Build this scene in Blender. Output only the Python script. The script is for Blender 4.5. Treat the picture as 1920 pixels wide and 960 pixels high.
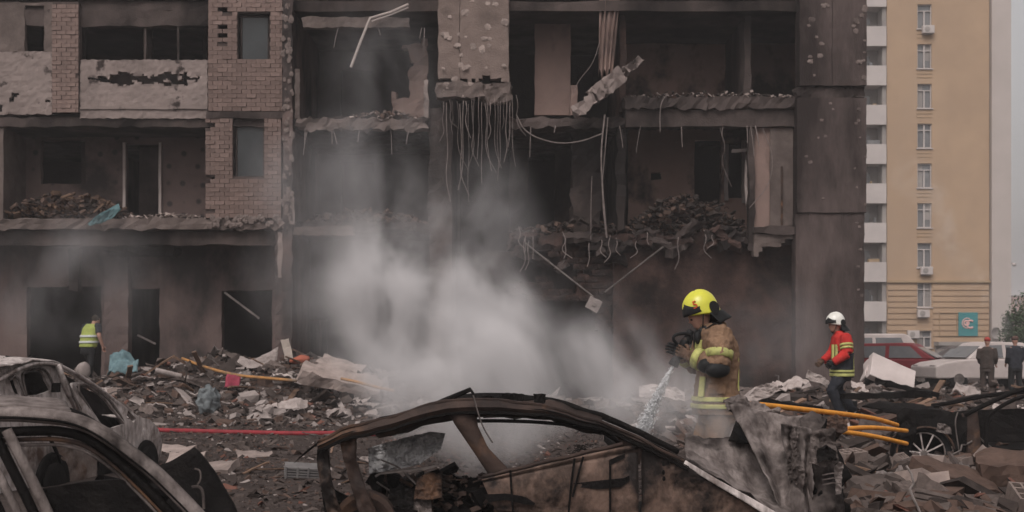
import bpy, bmesh, math, random
import numpy as np
from mathutils import Vector, Matrix, noise
R = math.radians
random.seed(7)
SC = bpy.context.scene
COL = SC.collection
for _o in list(bpy.data.objects): bpy.data.objects.remove(_o)

# ------------------------------------------------------------------ camera
FPX, CAMZ, HY = 2400.0, 1.5, 648.0
CAM = Vector((0, 0, CAMZ))
cd = bpy.data.cameras.new('camera'); cam = bpy.data.objects.new('camera', cd); COL.objects.link(cam)
cam.location = CAM; cam.rotation_euler = (R(90), 0, 0)
cd.sensor_width = 36; cd.lens = FPX / 1920 * 36; cd.shift_y = (HY - 480) / 1920
cd.clip_start = .1; cd.clip_end = 3000
cd.dof.use_dof = True; cd.dof.focus_distance = 12.5; cd.dof.aperture_fstop = 4.0
SC.camera = cam

# ------------------------------------------------------------------ sky, sun, exposure
SUN_EL, SUN_AZ = 52, 200     # azimuth clockwise from +Y (behind the camera, a little to the left)
w = bpy.data.worlds.new('World'); SC.world = w; w.use_nodes = True
nt = w.node_tree; bg = nt.nodes['Background']
sky = nt.nodes.new('ShaderNodeTexSky'); sky.sky_type = 'NISHITA'; sky.sun_disc = False
sky.sun_elevation = R(SUN_EL); sky.sun_rotation = R(SUN_AZ); sky.dust_density = 6; sky.air_density = 1.5
hs = nt.nodes.new('ShaderNodeHueSaturation'); hs.inputs['Saturation'].default_value = .10
nt.links.new(sky.outputs[0], hs.inputs['Color'])
tint = nt.nodes.new('ShaderNodeMixRGB'); tint.blend_type = 'MULTIPLY'; tint.inputs[0].default_value = 1
tint.inputs[2].default_value = (1.0, .965, .965, 1)
nt.links.new(hs.outputs[0], tint.inputs[1]); nt.links.new(tint.outputs[0], bg.inputs[0])
bg.inputs[1].default_value = .135
sl = bpy.data.lights.new('sun', 'SUN'); sun = bpy.data.objects.new('sun', sl); COL.objects.link(sun)
sl.energy = 1.0; sl.angle = R(25); sl.color = (1, .95, .9)
_a, _e = R(SUN_AZ), R(SUN_EL)
sdir = Vector((math.sin(_a) * math.cos(_e), math.cos(_a) * math.cos(_e), math.sin(_e)))
sun.rotation_euler = (-sdir).to_track_quat('-Z', 'Y').to_euler(); sun.location = (0, -10, 30)
vs = SC.view_settings; vs.view_transform = 'Standard'; vs.look = 'None'; vs.exposure = 0.0; vs.gamma = 1
cy = SC.cycles
cy.max_bounces = 4; cy.diffuse_bounces = 2; cy.glossy_bounces = 2; cy.transmission_bounces = 3
cy.volume_bounces = 1; cy.light_sampling_threshold = .03; cy.transparent_max_bounces = 8
cy.volume_step_rate = 1.0; cy.volume_max_steps = 40
cy.use_denoising = True
try: cy.denoiser = 'OPENIMAGEDENOISE'
except Exception: pass

# ------------------------------------------------------------------ helpers
def ray(x, y): return Vector(((x - 960) / FPX, 1, (HY - y) / FPX))
def P(x, y, D): return CAM + ray(x, y) * D
def on(x, y, p0, n):
    r = ray(x, y); return CAM + r * ((p0 - CAM).dot(n) / r.dot(n))
def nz(p, s=1.0): return noise.noise(Vector(p) * s)
def nv(p, s=1.0): return noise.noise_vector(Vector(p) * s)

def wm(o):
    if o.parent is None: return o.matrix_basis.copy()
    return wm(o.parent) @ o.matrix_parent_inverse @ o.matrix_basis
def setp(o, parent):
    if parent is not None:
        o.parent = parent; o.matrix_parent_inverse = wm(parent).inverted()
    return o
def tag(o, label=None, cat=None, group=None, kind=None):
    if label: o['label'] = label
    if cat: o['category'] = cat
    if group: o['group'] = group
    if kind: o['kind'] = kind
    return o
def thing(name, label, cat, loc=(0, 0, 0), group=None):
    o = bpy.data.objects.new(name, None); COL.objects.link(o); o.location = loc
    o.empty_display_size = .2
    return tag(o, label, cat, group)
def mk(name, vf, mat, parent=None, smooth=False, bevel=0, sub=0, remesh=0, disp=None):
    v, f = vf
    me = bpy.data.meshes.new(name); me.from_pydata([tuple(q) for q in v], [], f); me.update()
    if smooth: me.polygons.foreach_set('use_smooth', [True] * len(me.polygons))
    for m in (mat if isinstance(mat, (list, tuple)) else [mat]): me.materials.append(m)
    o = bpy.data.objects.new(name, me); COL.objects.link(o); setp(o, parent)
    if remesh:
        md = o.modifiers.new('r', 'REMESH'); md.mode = 'VOXEL'; md.voxel_size = remesh; md.use_smooth_shade = True
        ms = o.modifiers.new('s', 'SMOOTH'); ms.iterations = 3
    if disp:
        tx = bpy.data.textures.new(name, 'CLOUDS'); tx.noise_scale = disp[0]
        md = o.modifiers.new('d', 'DISPLACE'); md.texture = tx; md.strength = disp[1]; md.mid_level = .5
        md.texture_coords = 'GLOBAL'
    if bevel:
        md = o.modifiers.new('b', 'BEVEL'); md.width = bevel; md.segments = 2; md.limit_method = 'ANGLE'
    if sub:
        md = o.modifiers.new('u', 'SUBSURF'); md.levels = sub; md.render_levels = sub
    return o
def join(*vfs):
    V, F = [], []
    for v, f in vfs:
        n = len(V); V += [Vector(q) for q in v]; F += [[i + n for i in q] for q in f]
    return V, F
def xf(vf, mat): return [mat @ Vector(q) for q in vf[0]], vf[1]
def box(x0, x1, y0, y1, z0, z1):
    v = [Vector((x, y, z)) for z in (z0, z1) for y in (y0, y1) for x in (x0, x1)]
    return v, [[0, 2, 3, 1], [4, 5, 7, 6], [0, 1, 5, 4], [2, 6, 7, 3], [0, 4, 6, 2], [1, 3, 7, 5]]
def lin(a, b, n): return [a + (b - a) * i / n for i in range(n + 1)]
def rbox(x0, x1, y0, y1, z0, z1, step=.3, amp=.02, fs=3.0, cap=60):
    """box cut into a grid and roughened so that its edges crumble"""
    N = [max(1, min(cap, int(round((b - a) / step)))) for a, b in ((x0, x1), (y0, y1), (z0, z1))]
    X, Y, Z = lin(x0, x1, N[0]), lin(y0, y1, N[1]), lin(z0, z1, N[2])
    idx, V, F = {}, [], []
    def g(i, j, k):
        if (i, j, k) not in idx:
            p = Vector((X[i], Y[j], Z[k])); e = (i in (0, N[0])) + (j in (0, N[1])) + (k in (0, N[2]))
            q = p + nv(p, fs) * amp * (1 if e < 2 else 1.8)
            idx[(i, j, k)] = len(V); V.append(q)
        return idx[(i, j, k)]
    for i in range(N[0]):
        for j in range(N[1]):
            F.append([g(i, j, 0), g(i, j+1, 0), g(i+1, j+1, 0), g(i+1, j, 0)]); k = N[2]
            F.append([g(i, j, k), g(i+1, j, k), g(i+1, j+1, k), g(i, j+1, k)])
    for i in range(N[0]):
        for k in range(N[2]):
            F.append([g(i, 0, k), g(i+1, 0, k), g(i+1, 0, k+1), g(i, 0, k+1)]); j = N[1]
            F.append([g(i, j, k), g(i, j, k+1), g(i+1, j, k+1), g(i+1, j, k)])
    for j in range(N[1]):
        for k in range(N[2]):
            F.append([g(0, j, k), g(0, j, k+1), g(0, j+1, k+1), g(0, j+1, k)]); i = N[0]
            F.append([g(i, j, k), g(i, j+1, k), g(i, j+1, k+1), g(i, j, k+1)])
    return V, F
def gwall(x0, x1, z0, z1, ya, yb, holes=(), step=.3, amp=.02, cut=None, fs=4.0):
    """wall in the XZ plane with openings (real holes with reveals); cut(x,z) -> True drops a cell (broken away)"""
    def lines(a, b, ex):
        L = sorted(set([a, b] + [e for e in ex if a < e < b])); out = []
        for p, q in zip(L, L[1:]):
            n = max(1, int(round((q - p) / step))); out += lin(p, q, n)[:-1]
        return out + [b]
    X = lines(x0, x1, [h[i] for h in holes for i in (0, 1)]); Z = lines(z0, z1, [h[i] for h in holes for i in (2, 3)])
    def solid(i, k):
        if not (0 <= i < len(X)-1 and 0 <= k < len(Z)-1): return False
        xc, zc = (X[i]+X[i+1])/2, (Z[k]+Z[k+1])/2
        if any(h[0] < xc < h[1] and h[2] < zc < h[3] for h in holes): return False
        return not (cut and cut(xc, zc))
    idx, V, F = {}, [], []
    def g(i, k, s):
        if (i, k, s) not in idx:
            p = Vector((X[i], (ya, yb)[s], Z[k]))
            e = not all(solid(i+a, k+b) for a in (-1, 0) for b in (-1, 0))
            q = p + nv(p, fs) * amp * (2.0 if e else 1)
            idx[(i, k, s)] = len(V); V.append(q)
        return idx[(i, k, s)]
    for i in range(len(X)-1):
        for k in range(len(Z)-1):
            if not solid(i, k): continue
            F.append([g(i, k, 0), g(i+1, k, 0), g(i+1, k+1, 0), g(i, k+1, 0)])
            F.append([g(i, k, 1), g(i, k+1, 1), g(i+1, k+1, 1), g(i+1, k, 1)])
            if not solid(i-1, k): F.append([g(i, k, 0), g(i, k+1, 0), g(i, k+1, 1), g(i, k, 1)])
            if not solid(i+1, k): F.append([g(i+1, k, 0), g(i+1, k, 1), g(i+1, k+1, 1), g(i+1, k+1, 0)])
            if not solid(i, k-1): F.append([g(i, k, 0), g(i, k, 1), g(i+1, k, 1), g(i+1, k, 0)])
            if not solid(i, k+1): F.append([g(i, k+1, 0), g(i+1, k+1, 0), g(i+1, k+1, 1), g(i, k+1, 1)])
    return V, F
def res(pts, n):
    """resample a polyline to n+1 points"""
    pts = [Vector(p) for p in pts]; L = [0]
    for a, b in zip(pts, pts[1:]): L.append(L[-1] + (b - a).length)
    out = []; j = 0
    for i in range(n + 1):
        t = L[-1] * i / n
        while j < len(L) - 2 and L[j+1] < t: j += 1
        d = L[j+1] - L[j]; out.append(pts[j].lerp(pts[j+1], 0 if d < 1e-9 else (t - L[j]) / d))
    return out
def smooth(pts, it=2):
    for _ in range(it):
        q = [pts[0]]
        for a, b in zip(pts, pts[1:]): q += [a.lerp(b, .25), a.lerp(b, .75)]
        pts = q + [pts[-1]]
    return pts
def sweep(pts, r, seg=8, flat=None, up=None, cap=True):
    """tube along pts; r number or list; flat=(w,h) multipliers for an oblong section"""
    pts = [Vector(p) for p in pts]; n = len(pts); V, F = [], []
    ref = Vector(up) if up else Vector((0, 0, 1)); px = None
    for i, p in enumerate(pts):
        t = (pts[min(i+1, n-1)] - pts[max(i-1, 0)]).normalized()
        if px is None or up:
            a = ref if abs(t.dot(ref)) < .95 else Vector((1, .2, 0)); x = t.cross(a).normalized()
        else: x = (px - t * px.dot(t)).normalized()
        px = x; y = t.cross(x).normalized(); ri = r[i] if isinstance(r, (list, tuple)) else r
        if flat and isinstance(flat[0], (list, tuple)): fw, fh = flat[i]
        else: fw, fh = flat if flat else (1, 1)
        for s in range(seg):
            a = 2 * math.pi * s / seg + math.pi / seg
            V.append(p + x * math.cos(a) * ri * fw + y * math.sin(a) * ri * fh)
    for i in range(n-1):
        for s in range(seg):
            a, b = i*seg+s, i*seg+(s+1) % seg; F.append([a, b, b+seg, a+seg])
    if cap: F += [list(range(seg))[::-1], list(range((n-1)*seg, n*seg))]
    return V, F
def loft(rings, cap=True):
    V, F = [], []; m = len(rings[0])
    for rg in rings: V += [Vector(q) for q in rg]
    for i in range(len(rings)-1):
        for s in range(m):
            a, b = i*m+s, i*m+(s+1) % m; F.append([a, b, b+m, a+m])
    if cap: F += [list(range(m))[::-1], list(range((len(rings)-1)*m, len(rings)*m))]
    return V, F
def patch(A, B, n, m, th, nrm, bulge=None, seed=0.0, dent=.0, ds=4.0):
    """solid sheet between two edge curves; bulge(u,v) moves it along nrm, dent roughens it"""
    A, B = res(A, n), res(B, n); nrm = Vector(nrm).normalized(); V, F = [], []
    for s in (0, 1):
        for i in range(n+1):
            for j in range(m+1):
                v = j / m; p = A[i].lerp(B[i], v)
                d = (bulge(i/n, v) if bulge else 0) + (nz(p + Vector((seed, 0, 0)), ds) + .5*nz(p, ds*2.7) + .3*nz(p, ds*7)) * dent
                V.append(p + nrm * (d - s * th))
    K = (n+1)*(m+1); I = lambda i, j, s: s*K + i*(m+1) + j
    for i in range(n):
        for j in range(m):
            F.append([I(i, j, 0), I(i+1, j, 0), I(i+1, j+1, 0), I(i, j+1, 0)]); F.append([I(i, j, 1), I(i, j+1, 1), I(i+1, j+1, 1), I(i+1, j, 1)])
    for i in range(n):
        F.append([I(i, 0, 0), I(i, 0, 1), I(i+1, 0, 1), I(i+1, 0, 0)]); F.append([I(i, m, 0), I(i+1, m, 0), I(i+1, m, 1), I(i, m, 1)])
    for j in range(m):
        F.append([I(0, j, 0), I(0, j+1, 0), I(0, j+1, 1), I(0, j, 1)]); F.append([I(n, j, 0), I(n, j, 1), I(n, j+1, 1), I(n, j+1, 0)])
    return V, F
def prism(poly, d0, d1):
    """extrude a 3-D polygon (list of points) between offsets d0 and d1 (vectors)"""
    n = len(poly); V = [Vector(p) + Vector(d0) for p in poly] + [Vector(p) + Vector(d1) for p in poly]
    F = [list(range(n)), list(range(2*n-1, n-1, -1))] + [[i, i+n, (i+1) % n + n, (i+1) % n] for i in range(n)]
    return V, F
def ell(c, rx, ry, rz, nu=16, nv_=10, rot=None):
    c = Vector(c); rings = []
    for j in range(1, nv_):
        a = math.pi * j / nv_ - math.pi/2; rings.append([Vector((rx*math.cos(a)*math.cos(2*math.pi*i/nu), ry*math.cos(a)*math.sin(2*math.pi*i/nu), rz*math.sin(a))) for i in range(nu)])
    V, F = loft(rings)
    return [c + (rot @ q if rot else q) for q in V], F
def lathe(prof, origin, axis, seg=20, cap=True):
    """prof: list of (radius, along); axis vector"""
    ax = Vector(axis).normalized(); a = Vector((0, 0, 1)) if abs(ax.z) < .9 else Vector((1, 0, 0))
    x = ax.cross(a).normalized(); y = ax.cross(x); o = Vector(origin)
    return loft([[o + ax*h + (x*math.cos(2*math.pi*i/seg) + y*math.sin(2*math.pi*i/seg))*r for i in range(seg)] for r, h in prof], cap)

def plate(outer, holes, proj, nrm, th, dent=.0, ds=5.0, cuts=1):
    """sheet-metal plate: outline and openings given as outlines, projected on the flank, with real thickness"""
    bm = bmesh.new(); es = []
    for L in [outer] + list(holes):
        vs_ = [bm.verts.new(proj(x, y)) for x, y in L]
        es += [bm.edges.new((vs_[i], vs_[(i+1) % len(vs_)])) for i in range(len(vs_))]
    bmesh.ops.triangle_fill(bm, use_beauty=True, use_dissolve=False, edges=es, normal=nrm)
    for _ in range(cuts): bmesh.ops.subdivide_edges(bm, edges=list(bm.edges), cuts=1, use_grid_fill=True)
    nrm = Vector(nrm).normalized()
    for v in bm.verts: v.co += nrm * (nz(v.co, ds) + .5*nz(v.co, ds*2.6)) * dent
    r_ = bmesh.ops.extrude_face_region(bm, geom=list(bm.faces))
    for v in [q for q in r_['geom'] if isinstance(q, bmesh.types.BMVert)]: v.co -= nrm * th
    bmesh.ops.recalc_face_normals(bm, faces=list(bm.faces)); bm.verts.index_update()
    V_ = [v.co.copy() for v in bm.verts]; F_ = [[v.index for v in f.verts] for f in bm.faces]; bm.free(); return V_, F_
# ------------------------------------------------------------------ materials
MAT = {}
KD = [.62]   # darkens and warms the base colours of sooty things, in place of lower exposure
def M(name, c1, c2=None, sc=3.0, rough=.9, bump=.25, bs=25.0, metal=0.0, soot=None, rand=0.0, streak=1.0, spec=.10, cont=(.35, .65), dots=None, emit=None):
    """soot=(colour, scale, lo, hi, zstretch): second larger stain layer"""
    if name in MAT: return MAT[name]
    if KD[0] != 1:
        dk = lambda q: tuple(v * KD[0] * k_ for v, k_ in zip(q, (1.07, .97, .935)))
        c1 = dk(c1); c2 = dk(c2) if c2 else None
        if soot: soot = (dk(soot[0]),) + tuple(soot[1:])
    m = bpy.data.materials.new(name); m.use_nodes = True; MAT[name] = m
    t = m.node_tree; N = t.nodes; L = t.links.new; b = N['Principled BSDF']
    b.inputs['Roughness'].default_value = rough; b.inputs['Metallic'].default_value = metal
    b.inputs['Specular IOR Level'].default_value = spec
    tc = N.new('ShaderNodeTexCoord'); mp = N.new('ShaderNodeMapping'); L(tc.outputs['Object'], mp.inputs[0])
    mp.inputs['Scale'].default_value = (1, 1, streak)
    def noisetex(scale, det=5, v=None, dist=0):
        n = N.new('ShaderNodeTexNoise'); n.inputs['Scale'].default_value = scale; n.inputs['Detail'].default_value = det
        n.inputs['Roughness'].default_value = .62; n.inputs['Distortion'].default_value = dist
        L((v or mp).outputs[0], n.inputs['Vector']); return n
    def ramp(src, lo, hi):
        r = N.new('ShaderNodeMapRange'); r.inputs[1].default_value = lo; r.inputs[2].default_value = hi; L(src, r.inputs[0]); return r.outputs[0]
    def mix(f, a, bb, blend='MIX'):
        x = N.new('ShaderNodeMixRGB'); x.blend_type = blend
        for s, v in ((0, f), (1, a), (2, bb)):
            if isinstance(v, (int, float)): x.inputs[s].default_value = v
            elif isinstance(v, tuple): x.inputs[s].default_value = (*v, 1)
            else: L(v, x.inputs[s])
        return x.outputs[0]
    c2 = c2 or tuple(q * .7 for q in c1)
    n1 = noisetex(sc, 4); col = mix(ramp(n1.outputs[0], *cont), c1, c2)
    if dots:
        vo = N.new('ShaderNodeTexVoronoi'); vo.inputs['Scale'].default_value = dots[1]; vo.inputs['Randomness'].default_value = .35
        L(tc.outputs['Object'], vo.inputs[0]); col = mix(ramp(vo.outputs['Distance'], dots[2], dots[2]*.5), col, dots[0])
    if soot:
        mp2 = N.new('ShaderNodeMapping'); L(tc.outputs['Object'], mp2.inputs[0]); mp2.inputs['Scale'].default_value = (1, 1, soot[4] if len(soot) > 4 else 1)
        n2 = noisetex(soot[1], 5, mp2, .0); col = mix(ramp(n2.outputs[0], soot[2], soot[3]), col, soot[0])
    if rand:
        oi = N.new('ShaderNodeObjectInfo'); r = N.new('ShaderNodeMapRange'); L(oi.outputs['Random'], r.inputs[0])
        r.inputs[3].default_value = 1 - rand; r.inputs[4].default_value = 1 + rand
        h = N.new('ShaderNodeHueSaturation'); L(r.outputs[0], h.inputs['Value']); L(col, h.inputs['Color']); col = h.outputs[0]
    L(col, b.inputs['Base Color'])
    if bump:
        n3 = noisetex(bs, 3); bp = N.new('ShaderNodeBump'); bp.inputs['Strength'].default_value = bump; bp.inputs['Distance'].default_value = .03
        L(n3.outputs[0], bp.inputs['Height']); L(bp.outputs[0], b.inputs['Normal'])
    if emit:
        b.inputs['Emission Color'].default_value = (*emit[0], 1); b.inputs['Emission Strength'].default_value = emit[1]
    return m
SOOT = (.018, .016, .016)
m_conc = M('concrete', (.22, .19, .177), (.14, .12, .113), 2.5, bump=.4, soot=((.10, .085, .08), .6, .5, .72))
m_concd = M('smoky_concrete', (.13, .11, .105), (.075, .063, .06), 1.5, bump=.4, soot=(SOOT, .5, .42, .62, .5))
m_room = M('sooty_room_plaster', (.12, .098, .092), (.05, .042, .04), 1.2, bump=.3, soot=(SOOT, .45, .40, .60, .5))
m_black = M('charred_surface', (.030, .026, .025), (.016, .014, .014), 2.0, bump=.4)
m_wallp = M('spotted_loggia_wall', (.21, .165, .155), (.15, .12, .115), 1.2, bump=.3, dots=((.04, .035, .035), 2.3, .22), soot=((.05, .045, .045), .5, .5, .68))
m_gf = M('ground_floor_plaster', (.21, .165, .155), (.15, .12, .115), 1.4, bump=.4, streak=.35, soot=((.055, .05, .05), .55, .46, .62, .6))
m_parap = M('white_painted_parapet', (.36, .318, .302), (.27, .238, .226), 1.2, bump=.2, soot=((.06, .05, .048), 1.6, .60, .66))
m_brick = M('tan_brick', (.285, .222, .20), (.215, .167, .152), 6, bump=.3, rand=.16, soot=((.12, .095, .085), .9, .58, .75))
m_mortar = M('dark_mortar', (.13, .105, .10), (.09, .075, .07), 5)
m_red = M('red_brick', (.27, .14, .11), (.19, .10, .08), 6, rand=.25)
m_panel = M('beige_concrete_panel', (.30, .25, .227), (.22, .183, .167), 1.6, bump=.5, soot=((.13, .11, .10), .7, .52, .72))
m_corner = M('dark_concrete_panel', (.17, .142, .137), (.105, .087, .084), 2.2, bump=.6, streak=.25, soot=((.042, .035, .034), .6, .44, .62, .35))
m_lump = M('pale_plaster', (.50, .44, .41), (.33, .29, .27), 6, rand=.2)
m_pock = M('chipped_concrete', (.27, .235, .22), (.16, .137, .13), 12, rand=.3)
m_brown = M('scorched_brown_plaster', (.105, .070, .061), (.055, .039, .036), 1.6, bump=.6, soot=((.022, .018, .017), .7, .46, .62), cont=(.4, .6))
m_beige = M('beige_room_wall', (.36, .275, .245), (.28, .215, .195), 1, bump=.2, soot=((.045, .038, .036), .55, .53, .70, .6))
m_beige_lit = M('scorched_beige_wall_lit', (.52, .37, .32), (.40, .29, .255), 1, bump=.2, soot=((.05, .042, .04), .6, .50, .62, .8))  # brighter copy of the beige wall, room light put into the base under the soot
m_white = M('white_trim', (.62, .58, .56), (.5, .46, .44), 4, bump=.15)
m_ground = M('dusty_ground', (.095, .080, .074), (.055, .046, .043), 1.3, bump=.7, bs=40, soot=((.16, .14, .13), 6, .58, .70))
m_ash = M('ash_coated_metal', (.78, .75, .74), (.34, .32, .31), 14, rough=.75, bump=.5, streak=.35, soot=((.11, .075, .06), 1.7, .55, .70))
m_rust = M('burnt_rusty_metal', (.085, .060, .050), (.035, .027, .025), 4, rough=.7, bump=.3, bs=18, soot=((.24, .14, .085), 2.2, .52, .70), spec=.15)
m_rustl = M('scorched_bare_door_metal', (.25, .18, .145), (.09, .066, .054), 6, rough=.65, bump=.4, bs=30, streak=.6, soot=((.022, .018, .017), 2.4, .46, .60), spec=.15, cont=(.42, .62))
m_char = M('charred_car_metal', (.012, .0105, .010), (.006, .0055, .0055), 5, rough=.75, bump=.5)
m_grey = M('greyed_car_metal', (.25, .225, .215), (.10, .088, .083), 5, rough=.7, bump=.4, streak=.7, soot=((.03, .026, .025), 1.3, .47, .62))
m_ashd = M('sooty_ash_metal', (.33, .305, .295), (.13, .115, .11), 8, rough=.75, bump=.5, streak=.5, soot=((.03, .026, .025), 1.5, .48, .64))
m_wood = M('broken_wood', (.30, .21, .15), (.19, .13, .10), 7, streak=.3, rand=.35)
m_deb = M('grey_debris', (.195, .168, .156), (.11, .095, .088), 6, rand=.4)
m_debw = M('white_debris', (.56, .525, .51), (.38, .35, .335), 5, rand=.3)
m_metal = M('bent_grey_metal', (.30, .28, .27), (.15, .14, .135), 6, rough=.5, metal=.3, rand=.3)
m_cable = M('grey_cable', (.30, .27, .26), (.18, .16, .155), 8, bump=0)
KD[0] = 1.0
m_orange = M('orange_hose', (.72, .30, .045), (.55, .22, .035), 9, rough=.55, bump=.1, soot=((.25, .13, .05), 3, .6, .8))
m_redh = M('red_hose', (.26, .035, .042), (.17, .028, .032), 7, rough=.55, bump=.1)
m_rubber = M('black_rubber', (.015, .015, .016), (.008, .008, .008), 6, rough=.6, bump=.1)
m_glass = M('window_glass', (.035, .04, .042), (.02, .022, .024), 1, rough=.3, bump=0, spec=.35)
# ------------------------------------------------------------------ ground
def sst(a, b, v):
    t = max(0., min(1., (v - a) / (b - a))); return t * t * (3 - 2 * t)
def gz(x, y):
    r = nz((x, y, 0), .9) * .5 + nz((x, y, 5), 2.3) * .3 + nz((x, y, 9), 5.5) * .15
    h = .02 * r
    rub = sst(23.5, 26, y) * (1 - sst(33, 34, y)) * (1 - sst(9.5, 12, x))
    lm = sst(24.5, 29.6, y) * (1 - sst(-4.2, -1.5, x)) * (1 - sst(32.5, 34, y)) * (.50 + .45*sst(-9.6, -7.6, x))
    h += lm * (.95 + .35 * r) + rub * (.12 + .12 * r)
    rp = sst(3.0, 5.0, x) * sst(17, 20, y) * (1 - sst(30, 40, y))
    h += rp * (.22 + .38 * r)
    h += sst(2.8, 3.6, x) * sst(9.5, 11, y) * (1 - sst(16, 18, y)) * (.02 + .16 * r)
    dx, dy = x - 1.8, y - 11.7
    h += .18 * math.exp(-(dx*dx/1.2 + dy*dy/.8))
    return h
def axis(lo, hi, step, far, g=1.22):
    L = lin(lo, hi, int((hi - lo) / step)); s = step; a = [lo]; b = [hi]
    while a[-1] > -far: s *= g; a.append(a[-1] - s)
    s = step
    while b[-1] < far: s *= g; b.append(b[-1] + s)
    return a[:0:-1] + L + b[1:]
GX, GY = axis(-16, 14, .16, 1500), axis(6, 34, .16, 1500)
_V = [(x, y, gz(x, y) if (-40 < x < 40 and 0 < y < 60) else -.02) for y in GY for x in GX]
_n = len(GX); _F = [[j*_n+i, j*_n+i+1, (j+1)*_n+i+1, (j+1)*_n+i] for j in range(len(GY)-1) for i in range(_n-1)]
tag(mk('ground', (_V, _F), m_ground, smooth=True), 'dark dusty tarmac strewn with gravel and ash', None, None, 'structure')

# ------------------------------------------------------------------ ruined apartment building, front plane at Y = 32
D0 = 32.0
KD[0] = .62
def U(x, d=0): return (x - 960) / FPX * (D0 + d)
def V(y, d=0): return CAMZ + (HY - y) / FPX * (D0 + d)
B = thing('ruined_apartment_building', 'burnt out apartment block with blown open rooms and torn facade', 'building', (0, D0, 0))
def bpart(name, vf, mat, parent=None, **k): return mk(name, vf, mat, parent or B, **k)
XL, XR = U(-320), U(1622)
ZT = 15.9
S1, S2, S3, S4 = V(430), 6.98, 9.88, 12.78
# rear wall, end wall, floor slabs; unseen upper storeys added to shade the rooms
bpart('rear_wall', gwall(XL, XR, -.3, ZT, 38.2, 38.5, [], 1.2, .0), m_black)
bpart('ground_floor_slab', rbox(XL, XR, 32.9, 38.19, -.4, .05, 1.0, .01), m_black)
for z, nm in ((S3 + .02, 'upper_floor_slab'), (S4, 'upper_floor_slab'), (ZT - .25, 'unseen_top_slab')):
    bpart(nm, rbox(XL, XR - .1, 32.12, 38.19, z, z + .25, .8, .02), m_concd)
bpart('side_wall', rbox(XL, XL + .3, 32.1, 38.19, 0, ZT - .3, .8, .01), m_concd)
bpart('side_wall', rbox(XR - .3, XR - .02, 32.35, 38.19, 0, ZT - .3, .8, .01), m_concd)
bpart('unseen_upper_wall', gwall(XL + .01, U(540), S3 + .3, ZT - .02, 32.02, 32.22, [(U(40+i*110), U(100+i*110), S3+1.2, S3+2.4) for i in range(-3, 4)], .5, .01), m_concd)  # wall above the view, added to block light from the rooms

# --- left wing -------------------------------------------------------
bpart('floor_slab', rbox(XL, U(533), 31.98, 38.1, S1, S1 + .27, .16, .055, 5), m_conc)
bpart('floor_slab', rbox(XL, U(533), 32.05, 38.1, S2, S2 + .24, .3, .03, 4), m_concd)
bpart('ceiling_beam', rbox(XL, U(520), 32.15, 32.45, S1 - .38, S1 - .02, .25, .03), m_concd)
bpart('lintel', rbox(U(-20), U(390), 32.05, 32.3, V(48), V(18), .25, .03), m_concd)
# ground floor front wall set back under the slab
d = 1.3
bpart('ground_floor_wall', gwall(XL + .3, U(524, d), 0, S1 - .02, 33.3, 33.55,
      [(U(50, d), U(190, d), 0, V(537, d)), (U(242, d), U(299, d), .95, V(541, d)), (U(416, d), U(510, d), .85, V(545, d)),
       (U(-260, d), U(-120, d), .9, V(530, d))], .28, .02), m_gf)
bpart('partition_wall', rbox(U(205, 2.2), U(225, 2.2), 33.57, 38.1, 0, S1 - .02, .6, .01), m_room)
bpart('partition_wall', rbox(U(330, 2.2), U(350, 2.2), 33.57, 38.1, 0, S1 - .02, .6, .01), m_room)
bpart('pilaster', rbox(U(196, 1), U(240, 1), 33.0, 33.29, 0, S1 - .4, .2, .035, 3), m_gf)
bpart('pilaster', rbox(U(128, 1), U(146, 1), 33.05, 33.29, V(545, 1), S1 - .4, .2, .04, 3), m_concd)
bpart('torn_ceiling_piece', rbox(U(195, .5), U(330, .5), 32.5, 33.0, V(475, .5), S1 - .03, .15, .08, 3), m_concd)
bpart('column', rbox(U(516), U(541), 32.0, 32.4, 0, S1 - .02, .16, .03, 5), m_gf)
bpart('column_casing', rbox(U(521), U(538), 31.95, 31.99, V(520), V(437), .12, .02, 6), m_parap)
sp = bpart('leaning_strut', sweep([P(421, 548, 33.2), P(486, 597, 33.2)], .035, 4), m_metal)
bpart('leaning_strut', sweep([P(258, 628, 33.4), P(292, 645, 33.4)], .035, 4), m_metal)
# first upper floor: open loggia
d = 1.6
bpart('loggia_wall', gwall(XL + .3, U(396, d), S1 + .26, S2 - .01, 33.6, 33.8,
      [(U(76, d), U(160, d), V(345, d), V(263, d)), (U(236, d), U(298, d), S1 + .3, V(270, d)), (U(-220, d), U(-120, d), V(345, d), V(263, d))], .3, .015), m_wallp)
for a, b in ((231, 236), (298, 303)):
    bpart('door_frame', rbox(U(a, d-.05), U(b, d-.05), 33.5, 33.59, S1 + .3, V(268, d), .4, .01), m_white)
bpart('partition_wall', rbox(U(180, 3), U(196, 3), 33.81, 38.1, S1 + .27, S2 - .01, .6, .01), m_room)
bpart('open_door', rbox(U(262, 2.4), U(300, 2.4), 34.35, 34.42, S1 + .3, V(275, 2.4), .5, .005), m_concd)
bpart('side_partition', rbox(U(-15), U(3), 32.1, 33.59, S1 + .27, S2 - .01, .4, .02), m_conc)
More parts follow.
